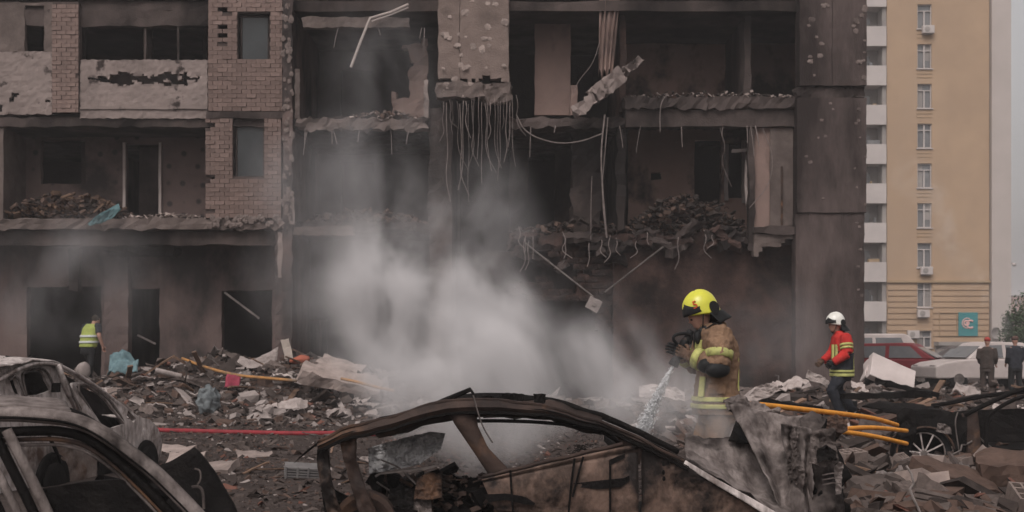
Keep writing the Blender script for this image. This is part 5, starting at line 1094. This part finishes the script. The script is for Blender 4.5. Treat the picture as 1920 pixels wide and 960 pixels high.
for a in (aL, aR): A.mk('shoe', A.limb([(a[0]-.05, a[1], a[2]-.03), (a[0]+.18, a[1], a[2]-.04)], [.05, .04]), m_dk, remesh=.013)
A.mk('hand', A.hand(Lw, (.18, .29, .74), (1, 0, 0), .3), m_skin, smooth=True); A.mk('hand', A.hand(Rw, (.2, -.32, .78), (1, 0, 0), .3), m_skin, smooth=True)

# bystanders near the parked cars -----------------------------------------
def stander(label, x, D, yaw, top, bot, cap, h=1.0):
    gx, gy = (x-960)/FPX*D, D
    A = Fig('person', label, (gx, gy, gz(gx, gy)), yaw)
    hv, hq = head(A, (.03, 0, 1.60), .2)
    a1 = [(0, .2, 1.4), (-.02, .25, 1.12), (.12, .22, .95)]; a2 = [(0, -.2, 1.4), (-.02, -.25, 1.12), (.12, -.22, .95)]; l1 = [(0, .1, .86), (.03, .12, .48), (0, .13, .08)]; l2 = [(0, -.1, .86), (.0, -.11, .48), (-.02, -.12, .08)]
    A.mk('body', join(hv, A.limb([(0, 0, 1.36), (.02, 0, 1.52)], .055), A.trunk([(0, 0, .8, .1, .15), (0, 0, 1.42, .09, .16)]), A.limb(a1, [.05, .042, .03]), A.limb(a2, [.05, .042, .03]), A.limb(l1, [.085, .06, .05]), A.limb(l2, [.085, .06, .05])), m_skin, remesh=.02)
    A.mk('jacket', join(A.trunk([(0, 0, .78, .14, .20), (0, 0, 1.1, .14, .20), (0, 0, 1.34, .13, .21), (.0, 0, 1.46, .08, .1)]), A.limb(a1, [.085, .075, .055]), A.limb(a2, [.085, .075, .055])), top, remesh=.018, disp=(.1, .02))
    A.mk('trousers', join(A.trunk([(0, 0, .7, .13, .18), (0, 0, .86, .13, .17)]), A.limb(l1, [.12, .09, .075]), A.limb(l2, [.12, .09, .075])), bot, remesh=.018)
    for l in (l1, l2): A.mk('shoe', A.limb([(l[2][0]-.05, l[2][1], .05), (l[2][0]+.18, l[2][1], .04)], [.05, .04]), m_dk, remesh=.014)
    for a in (a1, a2): A.mk('hand', A.hand(a[2], (a[2][0]+.06, a[2][1], .86), (1, 0, 0), .4), m_skin, smooth=True)
    A.mk('cap', join(A.e((.02, 0, 1.665), .115, .095, .085, .2), A.limb([(.08, 0, 1.66), (.18, 0, 1.63)], [.06, .05], 10, (1.1, .25))), cap, remesh=.014)
m_bcl = M('brown_work_jacket', (.07, .052, .046), (.05, .04, .035), 5)
stander('man in brown overalls and red cap standing by the white hatchback', 1851, 38.5, R(60), m_bcl, m_bcl, M('red_cap', (.42, .07, .06), (.34, .06, .05), 5))
stander('man in dark clothes cut off by the right picture edge', 1904, 37.5, R(100), m_navy, m_dk, M('brown_cap', (.13, .08, .07), (.1, .06, .05), 5))
# ------------------------------------------------------------------ debris
def G(x, y, lift=0.0, dmax=31.2):
    z = 0.
    for _ in range(14):
        D = min(dmax, FPX * (CAMZ - z - lift) / max(4, (y - HY))); p = P(x, y, D); z = .5*z + .5*gz(p.x, p.y)
    p.z = gz(p.x, p.y) + lift; return p
rd = random.Random(77)
# fine rubble: one mass
def rubble(name, label, n, seed, sampler, mats, probs):
    rs = np.random.RandomState(seed); shapes = []
    base = np.array([(x, y, z) for z in (-1, 1) for y in (-1, 1) for x in (-1, 1)], float)
    for k in range(6): shapes.append(base*np.array([1, rs.uniform(.5, .9), rs.uniform(.25, .7)])*.5 + rs.uniform(-.16, .16, (8, 3)))
    fac = np.array([[0, 2, 3, 1], [4, 5, 7, 6], [0, 1, 5, 4], [2, 6, 7, 3], [0, 4, 6, 2], [1, 3, 7, 5]])
    V_, F_, I_ = [], [], []
    for i in range(n):
        x, y, s = sampler(rs); a = rs.uniform(0, 6.28); b_ = rs.uniform(-.6, .6); e_ = rs.uniform(-.6, .6)
        ca, sa, cb, sb, ce, se = math.cos(a), math.sin(a), math.cos(b_), math.sin(b_), math.cos(e_), math.sin(e_)
        Rm = np.array([[ca, -sa, 0], [sa, ca, 0], [0, 0, 1]]) @ np.array([[1, 0, 0], [0, cb, -sb], [0, sb, cb]]) @ np.array([[ce, 0, se], [0, 1, 0], [-se, 0, ce]])
        el = 1 if rs.rand() > .25 else rs.uniform(2, 4)
        V_.append((shapes[i % 6]*s*np.array([el, 1, 1 if el == 1 else .6])) @ Rm.T + np.array([x, y, gz(x, y) + s*.12])); F_.append(fac + 8*i); I_.append(rs.choice(len(mats), p=probs))
    V_ = np.concatenate(V_); F_ = np.concatenate(F_)
    me = bpy.data.meshes.new(name); me.from_pydata(V_.tolist(), [], F_.tolist())
    for m in mats: me.materials.append(m)
    me.polygons.foreach_set('material_index', np.repeat(np.array(I_, dtype=np.int32), 6)); me.update()
    o = bpy.data.objects.new(name, me); COL.objects.link(o); return tag(o, label, 'rubble', None, 'stuff')
def samp_left(rs):
    y = rs.uniform(23.8, 31.6); x = rs.uniform(-13.5, 1.5); return x, y, min(.32, rs.gamma(1.1, .042) + .012)
def samp_right(rs):
    y = 17 + 15*rs.rand()**1.2; x = rs.uniform(2.5, 13.5); return x, y, min(.4, rs.gamma(1.1, .06) + .012)
def samp_near(rs):
    y = 10.2 + 8*rs.rand(); x = rs.uniform(2.4, 7.5)*(y/12); return x, y, min(.3, rs.gamma(1.2, .05) + .012)
def samp_gravel(rs):
    y = 11 + 14*rs.rand(); x = rs.uniform(-.30, .42)*y; return x, y, rs.gamma(1.5, .012) + .010
def samp_back(rs):
    y = 33 + 18*rs.rand(); x = rs.uniform(9.2, 20); return x, y, rs.gamma(2.2, .04) + .03
RM = [m_deb, m_debd, m_debb, m_debw, m_red]
rubble('rubble_field', 'mixed rubble and splinters heaped before the left wing', 22000, 1, samp_left, RM, [.34, .24, .2, .18, .04])
rubble('rubble_field', 'dusty rubble spread between the corner wall and right wreck', 11000, 2, samp_right, RM, [.38, .30, .20, .08, .04])
rubble('rubble_field', 'broken masonry bits piled in the lower right corner', 8000, 3, samp_near, RM, [.42, .30, .20, .02, .06])
rubble('gravel', 'fine gravel and glass grains on the dark tarmac', 14000, 4, samp_gravel, RM, [.34, .40, .17, .05, .04])
rubble('rubble_field', 'thin rubble on the yard before the parked cars', 1500, 5, samp_back, RM, [.4, .3, .2, .07, .03])

def inst(proto, name, label, cat, group, loc, rot, sc=1.0):
    o = bpy.data.objects.new(name, proto); COL.objects.link(o); o.location = loc; o.rotation_euler = rot; o.scale = (sc, sc, sc) if isinstance(sc, (int, float)) else sc
    return tag(o, label, cat, group)
def proto(vf, mat):
    me = bpy.data.meshes.new('piece'); me.from_pydata([tuple(q) for q in vf[0]], [], vf[1]); me.materials.append(mat); me.update(); return me
def off(v): return Vector(v)
PR = {}
for k in range(4):
    o3 = Vector((k*3.1, 7*k, 2)); vf = rbox(-.5, .5, -.38, .38, -.2, .2, .16, .0); PR['concrete', k] = proto(([q + nv(q + o3, 2.2)*.16 + nv(q + o3, 7)*.05 for q in vf[0]], vf[1]), m_deb)
    vf = rbox(-.7, .7, -.06, .06, -.02, .02, .1, .0); PR['plank', k] = proto(([q + Vector((0, 0, .05*math.sin(q.x*2 + k))) + nv(q + o3, 5)*.012 for q in vf[0]], vf[1]), m_wood)
    vf = patch([(-.4, -.3, 0), (0, -.36, 0), (.42, -.25, 0)], [(-.35, .25, 0), (.05, .3, 0), (.5, .32, 0)], 12, 8, .025, (0, 0, 1), None, k*3.3, .16, 2.6); PR['sheet', k] = proto(vf, m_debw)
    vf = patch([(-.4, -.3, 0), (0, -.36, 0), (.42, -.25, 0)], [(-.35, .25, 0), (.05, .3, 0), (.5, .32, 0)], 12, 8, .012, (0, 0, 1), None, k*5.3 + 1, .28, 3.2); PR['metal', k] = proto(vf, m_metal)
    pts = [Vector((-.7 + .14*i, 0, 0)) + nv((i*.5 + k*9, 0, 0))*.12 for i in range(11)]; PR['bar', k] = proto(sweep(pts, .018, 6), m_metal)
def block_mesh():
    L = [box(-.2, .2, -.12, -.095, -.1, .1), box(-.2, .2, .095, .12, -.1, .1)] + [box(x - .012, x + .012, -.0949, .0949, -.1, .1) for x in (-.188, -.065, .065, .188)] + [box(a, b, -.011, .011, -.1, .1) for a, b in ((-.175, -.078), (-.052, .052), (.078, .175))]
    return join(*L)
PR['block', 0] = proto(block_mesh(), M('hollow_block_clay', (.25, .195, .17), (.18, .14, .125), 7, rand=.2, bump=.3))
KIND = {'concrete': ('concrete_chunk', 'broken grey concrete chunk', 'concrete'), 'plank': ('plank', 'splintered brown wooden plank', 'plank'), 'sheet': ('plaster_sheet', 'torn white plaster sheet', 'plaster'),
        'metal': ('metal_sheet', 'crumpled grey metal sheet', 'metal sheet'), 'bar': ('metal_bar', 'thin bent metal bar', 'bar'), 'block': ('hollow_block', 'hollow clay building block', 'block')}
WHERE = {'l': 'lying on the rubble before the left wing', 'm': 'lying in smoke before the broken brick wall', 'r': 'lying among rubble near the corner wall', 'n': 'lying in the lower right rubble', 'g': 'lying on the gravel between the wrecks'}
def scatter(kind, zone, n, x0, x1, y0, y1, s0, s1):
    nm, lb, ct = KIND[kind]
    for i in range(n):
        y = rd.uniform(y0, y1); x = rd.uniform(x0, x1) * (y / y1 if zone in 'rn' else 1); k = rd.randrange(4) if kind != 'block' else 0; s = rd.uniform(s0, s1)
        tl = .25 if kind in ('sheet', 'metal') else .3
        inst(PR[kind, k], nm, lb + ' ' + WHERE[zone], ct, nm.replace('_', ' ') + 's ' + WHERE[zone], (x, y, gz(x, y) + .12*s), (rd.gauss(0, tl), rd.gauss(0, tl), rd.uniform(0, 6.28)), s)
for z_, (x0, x1, y0, y1), cnt in (('l', (-12.6, -2.6, 24.8, 30.8), dict(concrete=34, plank=26, sheet=30, metal=14, bar=16, block=4)), ('m', (-2.2, 4.4, 23, 31), dict(concrete=14, plank=8, sheet=6, metal=4, bar=6)),
                             ('r', (5.2, 13.2, 18, 31), dict(concrete=30, plank=24, sheet=14, metal=16, bar=18, block=4)), ('n', (4.2, 7.4, 11, 16), dict(concrete=16, plank=9, metal=6, bar=7, block=12)), ('g', (-4.4, -1.5, 13.5, 23), dict(concrete=9, plank=6, sheet=3, bar=5))):
    for kd, n in cnt.items():
        s0, s1 = {'concrete': (.22, .6), 'plank': (.4, 1.0), 'sheet': (.35, .9), 'metal': (.35, .8), 'bar': (.5, 1.1), 'block': (.8, 1.05)}[kd]
        if z_ == 'g': s0, s1 = s0*.35, s1*.45
        if z_ == 'n': s0, s1 = s0*.6, s1*.75
        if z_ == 'n' and kd == 'block': s0, s1 = .8, 1.0
        scatter(kd, z_, n, x0, x1, y0, y1, s0, s1)
# single pieces that stand out
def hero(name, label, cat, vf, mat, loc, rot, **k):
    o = mk(name, vf, mat, **k); o.location = loc; o.rotation_euler = rot; return tag(o, label, cat)
hero('concrete_slab', 'long pale grey concrete slab slanting down at the smoke edge', 'slab', rbox(-.85, .85, -.3, .3, -.13, .13, .12, .05, 3), m_lump, P(640, 714, 26.5), (R(20), R(16), R(6)))
hero('concrete_slab', 'pale curved slab lying behind the long slanting one', 'slab', rbox(-.5, .5, -.25, .25, -.06, .06, .1, .05, 3), m_lump, P(640, 688, 28.5), (R(20), R(18), R(-10)))
hero('dented_appliance', 'big white appliance panel tilted on rubble before the red minivan', 'panel', join(rbox(-.48, .48, -.3, .3, -.08, .08, .16, .012, 3), rbox(-.5, -.46, -.22, .26, -.3, -.06, .1, .03, 5)), m_wpaint, P(1671, 703, 25.6), (R(52), R(24), R(4)), bevel=.02)
hero('tarp', 'crumpled teal tarpaulin beside the vest man', 'tarp', patch([(-.3, -.3, 0), (0, -.3, .05), (.35, -.25, 0)], [(-.3, .3, .2), (0, .34, .3), (.32, .3, .2)], 16, 12, .02, (0, 0, 1), None, 3, .18, 3), M('teal_tarp', (.15, .225, .24), (.08, .13, .145), 7), P(230, 693, 28.5), (R(25), 0, R(10)), smooth=True)
hero('rubbish_bag', 'translucent grey plastic bag standing in the left rubble', 'bag', (lambda vf: ([q + nv(q, 5)*.06 + nv(q, 11)*.06 for q in vf[0]], vf[1]))(ell((0, 0, 0), .22, .2, .32, 40, 30)), M('grey_film', (.17, .185, .19), (.08, .088, .092), 7, rough=.7, bump=.6), P(391, 752, 25.3), (0, R(6), 0), smooth=True)
hero('red_cloth', 'small crimson cloth scrap in the left rubble', 'cloth', patch([(-.15, -.12, 0), (.15, -.1, 0)], [(-.12, .12, .1), (.16, .12, .08)], 10, 8, .02, (0, 0, 1), None, 1, .08, 6), M('crimson_cloth', (.30, .05, .08), (.2, .04, .06), 6), P(436, 718, 26.6), (R(40), 0, 0), smooth=True)
hero('orange_sack', 'orange red sack by the left wing corner column', 'sack', (lambda vf: ([q + nv(q, 6)*.05 for q in vf[0]], vf[1]))(ell((0, 0, 0), .24, .14, .10, 16, 10)), M('orange_sackcloth', (.42, .12, .07), (.3, .09, .06), 6), P(562, 675, 29), (0, R(-8), 0), smooth=True)
hero('board', 'pale board standing upright by the corner column', 'board', rbox(-.09, .09, -.03, .03, -.22, .24, .1, .02, 6), M('pale_board', (.50, .43, .37), (.4, .34, .3), 6), P(538, 655, 29.3), (0, R(-12), R(10)))
hero('white_bag', 'white bag on the ground between the legs of vest man', 'bag', (lambda vf: ([q + nv(q, 6)*.05 for q in vf[0]], vf[1]))(ell((0, 0, 0), .17, .14, .2, 14, 10)), m_debw, P(156, 694, 29.6), (0, 0, 0), smooth=True)
hero('white_pipe', 'thick white pipe length on the left rubble', 'pipe', sweep([(-.28, 0, .03), (.28, 0, -.03)], .06, 12), m_debw, P(316, 700, 27.6), (0, R(8), R(12)))
hero('jagged_plaster', 'jagged white plaster sheet rising by the right left-wing doorway', 'plaster', patch([(-.6, 0, 0), (-.2, 0, .18), (.0, 0, .08), (.3, 0, .2), (.62, 0, .38)], [(-.55, -.2, -.1), (-.2, -.25, -.12), (.1, -.25, -.1), (.4, -.2, -.06), (.6, -.1, .1)], 20, 6, .03, (0, -1, .4), None, 2, .06, 5), m_debw, P(470, 682, 28.6), (0, 0, 0))
hero('crumpled_foam', 'crumpled bright white foam heap at rubble front', 'foam', join(*[chunk((rd.uniform(-.28, .28), rd.uniform(-.15, .15), rd.uniform(0, .2)), rd.uniform(.08, .2), rd) for _ in range(16)]), m_debw, P(500, 786, 25.1), (0, 0, 0))
hero('folded_sheet', 'white folded sheet with drooping corner behind the foam heap', 'sheet', patch([(-.4, 0, -.05), (-.1, 0, .06), (.2, 0, .12), (.35, 0, .02)], [(-.38, -.3, -.1), (0, -.3, -.02), (.2, -.35, 0), (.36, -.3, -.14)], 14, 8, .015, (0, 0, 1), None, 5, .06, 4), m_debw, P(545, 756, 25.6), (R(10), 0, 0))
for x, y, w_, h_, lab in ((325, 848, .28, .05, 'flat pale stone slab lying on gravel nearest the ash white car'), (350, 874, .22, .12, 'pale broken plasterboard corner above the black wing'), (402, 884, .26, .07, 'pale flat board overlapping the black wing top'), (480, 856, .24, .025, 'thin white splinter lying on the open gravel')):
    p = G(x, y); hero('flat_piece', lab, 'fragment', rbox(-w_, w_, -.16, .16, -h_/2, h_/2, .08, .03, 5), m_lump, p + Vector((0, 0, h_*.5)), (R(14), rd.uniform(-.1, .1), rd.uniform(-.4, .4)))
hero('plastic_crate', 'dark grey slatted plastic crate beside the wreck tail', 'crate', join(*[box(-.2, .2, -.15, .15, .03*k, .03*k + .018) for k in range(5)], *[box(x - .012, x + .012, -.16, -.151, 0, .15) for x in (-.19, -.06, .06, .19)]), M('dull_grey_plastic', (.16, .15, .145), (.11, .10, .1), 6), G(566, 895), (R(8), R(4), R(12)))
hero('concrete_slab', 'dark wedge of concrete slab tilted in lower right corner', 'slab', rbox(-.42, .42, -.30, .30, -.1, .1, .1, .03, 5), m_debb, P(1795, 905, 12.9), (R(18), R(12), R(24)))
hero('concrete_slab', 'brown cracked slab leaning at the right picture edge', 'slab', rbox(-.38, .38, -.28, .28, -.15, .15, .1, .04, 5), m_debb, P(1905, 882, 13.2), (R(12), R(-6), R(-14)))
hero('concrete_slab', 'flat grey slab resting before the alloy wheel', 'slab', rbox(-.3, .3, -.2, .2, -.06, .06, .08, .03, 5), m_deb, P(1660, 915, 12.6), (R(14), R(-4), R(10)))
hero('slatted_crate', 'pale slatted crate lid at the bottom right', 'crate', join(*[rbox(-.22, .22, -.16 + .075*k, -.11 + .075*k, -.01, .01, .08, .008, 8) for k in range(5)], box(-.2, -.16, -.17, .2, -.03, -.011), box(.16, .2, -.17, .2, -.03, -.011)), m_deb, P(1757, 950, 11.4), (R(30), R(10), R(-24)))
for x, y, D, ln, a, lab in ((1660, 741, 21.5, .75, -2, 'long charred beam lying across rubble behind the orange hose'), (1700, 728, 24, .6, 14, 'short charred beam leaning beneath the white panel'), (1480, 760, 19, .5, 10, 'charred beam stub right of the brown coat')):
    hero('charred_beam', lab, 'beam', rbox(-ln, ln, -.06, .06, -.05, .05, .12, .025, 5), m_char, P(x, y, D), (0, R(a), R(rd.uniform(-12, 12))))
for x, y, D, a, lab in ((1536, 712, 22.5, 28, 'white splintered board leaning left of the red jacket'), (1422, 738, 17, -24, 'white torn insulation strip above the orange hose'), (1240, 735, 14.5, 8, 'white sheet scrap standing in smoke beside the water jet')):
    hero('white_scrap', lab, 'scrap', patch([(-.26, 0, .05), (0, 0, .09), (.26, 0, .04)], [(-.24, -.1, -.08), (0, -.12, -.06), (.27, -.1, -.07)], 14, 7, .02, (0, -1, .5), None, x, .09, 5), m_debw, P(x, y, D), (0, R(a), 0))
# ------------------------------------------------------------------ hoses
m_orded = M('dusty_orange_hose', (.42, .20, .065), (.26, .14, .06), 5, rough=.8, bump=.2, soot=((.16, .12, .09), 1.5, .5, .65))
def hose(label, pts, r, mat):
    tag(mk('fire_hose', sweep(smooth([Vector(p) for p in pts], 3), r, 10), mat, smooth=True), label, 'hose', 'fire hoses on the ground')
hose('orange hose running from the tan coat to the black wreck', [P(1365, 756, 11.8), P(1420, 758, 12.0), P(1500, 767, 12.5), P(1580, 776, 13.2), P(1640, 784, 13.9), P(1682, 797, 14.6)], .026, m_orange)
hose('upper of two short orange hoses beside the crushed nose', [P(1540, 812, 12.4), P(1590, 803, 13.0), P(1640, 801, 13.6), P(1700, 808, 14.4)], .024, m_orange)
hose('lower of two short orange hoses beside the crushed nose', [P(1530, 805, 12.4), P(1595, 811, 12.9), P(1645, 819, 13.3), P(1700, 832, 13.9)], .024, m_orange)
hose('dusty orange hose winding over the left rubble', [P(342, 672, 28.6), P(372, 684, 28), P(410, 696, 27.3), P(450, 705, 26.8), P(500, 709, 26.5), P(556, 714, 26.2)], .032, m_orded)
hose('short orange hose leading from pale slab into the smoke', [P(640, 710, 26.1), P(670, 716, 25.9), P(705, 726, 25.6), P(740, 733, 25.3)], .03, m_orded)
hose('red hose lying straight across the dark ground', [G(200, 800, .03), G(300, 807, .03), G(360, 808, .03), G(420, 810, .035), G(480, 811, .03), G(540, 813, .03), G(640, 812, .03), G(720, 815, .03)], .04, m_redh)

# ------------------------------------------------------------------ smoke, spray, haze
def volmat(name, col, blobs, nscale, lo, hi, dens, aniso=.0, sq=1.0):
    m = bpy.data.materials.new(name); m.use_nodes = True; t = m.node_tree; N = t.nodes; L = t.links.new
    N.remove(N['Principled BSDF']); out = N['Material Output']; pv = N.new('ShaderNodeVolumePrincipled'); L(pv.outputs[0], out.inputs['Volume'])
    pv.inputs['Color'].default_value = (*col, 1); pv.inputs['Anisotropy'].default_value = aniso
    tc = N.new('ShaderNodeTexCoord'); tot = None
    def mth(op, a, b=None, clamp=False):
        x = N.new('ShaderNodeMath'); x.operation = op; x.use_clamp = clamp
        for s, v in ((0, a), (1, b)):
            if v is None: continue
            if isinstance(v, (int, float)): x.inputs[s].default_value = v
            else: L(v, x.inputs[s])
        return x.outputs[0]
    # billow: warp the shape by a large noise
    wn = N.new('ShaderNodeTexNoise'); wn.inputs['Scale'].default_value = nscale*.45; wn.inputs['Detail'].default_value = 0; L(tc.outputs['Object'], wn.inputs['Vector'])
    sub = N.new('ShaderNodeVectorMath'); sub.operation = 'SUBTRACT'; L(wn.outputs['Color'], sub.inputs[0]); sub.inputs[1].default_value = (.5, .5, .5)
    scl = N.new('ShaderNodeVectorMath'); scl.operation = 'SCALE'; L(sub.outputs[0], scl.inputs[0]); scl.inputs[3].default_value = 1.3
    add = N.new('ShaderNodeVectorMath'); add.operation = 'ADD'; L(tc.outputs['Object'], add.inputs[0]); L(scl.outputs[0], add.inputs[1])
    for (cx, cy_, cz, rx, ry, rz, wgt) in blobs:
        mp = N.new('ShaderNodeMapping'); mp.vector_type = 'TEXTURE'; L(add.outputs[0], mp.inputs[0]); mp.inputs['Location'].default_value = (cx, cy_, cz); mp.inputs['Scale'].default_value = (rx, ry, rz)
        ln = N.new('ShaderNodeVectorMath'); ln.operation = 'LENGTH'; L(mp.outputs[0], ln.inputs[0])
        f = N.new('ShaderNodeMapRange'); f.interpolation_type = 'SMOOTHSTEP'; f.inputs[1].default_value = 1.0; f.inputs[2].default_value = .15; f.inputs[3].default_value = 0; f.inputs[4].default_value = wgt; L(ln.outputs['Value'], f.inputs[0])
        tot = f.outputs[0] if tot is None else mth('ADD', tot, f.outputs[0])
    n = N.new('ShaderNodeTexNoise'); n.inputs['Scale'].default_value = nscale; n.inputs['Detail'].default_value = 3; n.inputs['Roughness'].default_value = .55
    mpn = N.new('ShaderNodeMapping'); L(add.outputs[0], mpn.inputs[0]); mpn.inputs['Scale'].default_value = (1, 1, sq); mpn.inputs['Rotation'].default_value = (0, R(-14), 0); L(mpn.outputs[0], n.inputs['Vector'])
    r_ = N.new('ShaderNodeMapRange'); r_.inputs[1].default_value = lo; r_.inputs[2].default_value = hi; L(n.outputs[0], r_.inputs[0])
    L(mth('MULTIPLY', mth('MULTIPLY', tot, r_.outputs[0]), dens), pv.inputs['Density'])
    return m
def bl(x, y, D, rx, ry, rz, wgt): p = P(x, y, D); return (p.x, p.y, p.z, rx, ry, rz, wgt)
SM = [bl(1190, 680, 12.7, .7, .6, .6, .35), bl(1360, 735, 12.6, .55, .5, .35, .25), bl(850, 725, 13.2, 1.3, 1.0, .8, 2.0), bl(925, 590, 14.0, .85, .9, 1.15, 1.0), bl(730, 590, 15.5, 1.1, 1.2, 1.5, .5), bl(1110, 720, 12.9, 1.2, .8, .55, .5), bl(1235, 800, 11.3, .95, .5, .34, .6), bl(820, 450, 15.5, 1.3, 1.3, 1.5, .12)]
sm = mk('smoke_plume', box(-3.6, 3.2, 10.95, 17.0, .02, 4.6), volmat('white_smoke', (.995, .96, .96), SM, 1.5, .42, .68, 6.0, 0, .7))
sm.data.materials[0].cycles.volume_step_rate = .7
tag(sm, 'white steam and smoke billowing up behind the burnt car', 'smoke', None, 'stuff')
SM2 = [bl(640, 340, 28.5, 2.6, 2.2, 2.0, .8), bl(600, 520, 28.5, 2.2, 2, 2.2, .55), bl(870, 420, 28.5, 2.2, 2, 2.2, .6), bl(1060, 620, 28, 2.6, 2.2, 1.8, .7), bl(130, 520, 29.5, 3.2, 1.8, 1.7, .7), bl(1420, 640, 28, 2.2, 2, 1.5, .45), bl(720, 150, 29, 2.0, 1.8, 2.2, .5)]
s2 = mk('drifting_smoke', box(-14.5, 9, 26, 31.6, .05, 9.5), volmat('grey_smoke', (.70, .68, .69), SM2, .8, .42, .66, .5, 0, .7))
s2.data.materials[0].cycles.volume_step_rate = 2.0
tag(s2, 'thin grey smoke drifting along the ruined facade', 'smoke', None, 'stuff')
# water jet arching in from the right, far off
jm = bpy.data.materials.new('spray_mist'); jm.use_nodes = True; _t = jm.node_tree; _t.nodes.remove(_t.nodes['Principled BSDF']); _v = _t.nodes.new('ShaderNodeVolumePrincipled'); _v.inputs['Density'].default_value = .085; _v.inputs['Color'].default_value = (.95, .95, .96, 1); _t.links.new(_v.outputs[0], _t.nodes['Material Output'].inputs['Volume'])
_q0 = n0 + nd*.24; _qs = [_q0, _q0 + nd*.2, _q0 + nd*.4 + Vector((0, 0, -.02)), _q0 + nd*.62 + Vector((0, 0, -.07))]
jm2 = jm.copy(); jm2.name = 'nozzle_mist'; [n_ for n_ in jm2.node_tree.nodes if n_.type == 'PRINCIPLED_VOLUME'][0].inputs['Density'].default_value = 9.0
tag(mk('spray_cone', sweep(_qs, [.016, .032, .05, .075], 14), jm2, smooth=True), 'pale cone of mist around the nozzle jet', 'water', None, 'stuff')
jb = [bl(1930 - 27*k, 700 - 46*k, 60, .35 + .10*k, .5, .5 + .13*k, 1.0 - .09*k) for k in range(9)]
_jo = mk('water_jet', box((1640-960)/FPX*60, (1960-960)/FPX*60, 58.6, 61.4, .1, 12), volmat('jet_mist', (.97, .97, .98), jb, 1.6, .35, .65, .6)); _jo.data.materials[0].cycles.volume_step_rate = 1.6
tag(_jo, 'faint jet of spray arching up before the yellow tower', 'water', None, 'stuff')
hz = bpy.data.materials.new('haze_air'); hz.use_nodes = True; _t = hz.node_tree; _t.nodes.remove(_t.nodes['Principled BSDF']); _v = _t.nodes.new('ShaderNodeVolumePrincipled')
_v.inputs['Density'].default_value = .0012; _v.inputs['Color'].default_value = (.88, .85, .85, 1); _t.links.new(_v.outputs[0], _t.nodes['Material Output'].inputs['Volume'])
tag(mk('haze', box(-1700, 1700, -1700, 1700, -1.4, 52), hz), 'thin smoky haze filling the air', None, None, 'stuff')
for _o in bpy.data.objects:
    if _o.parent is None and 'category' in _o and 'kind' not in _o: _o['kind'] = 'thing'
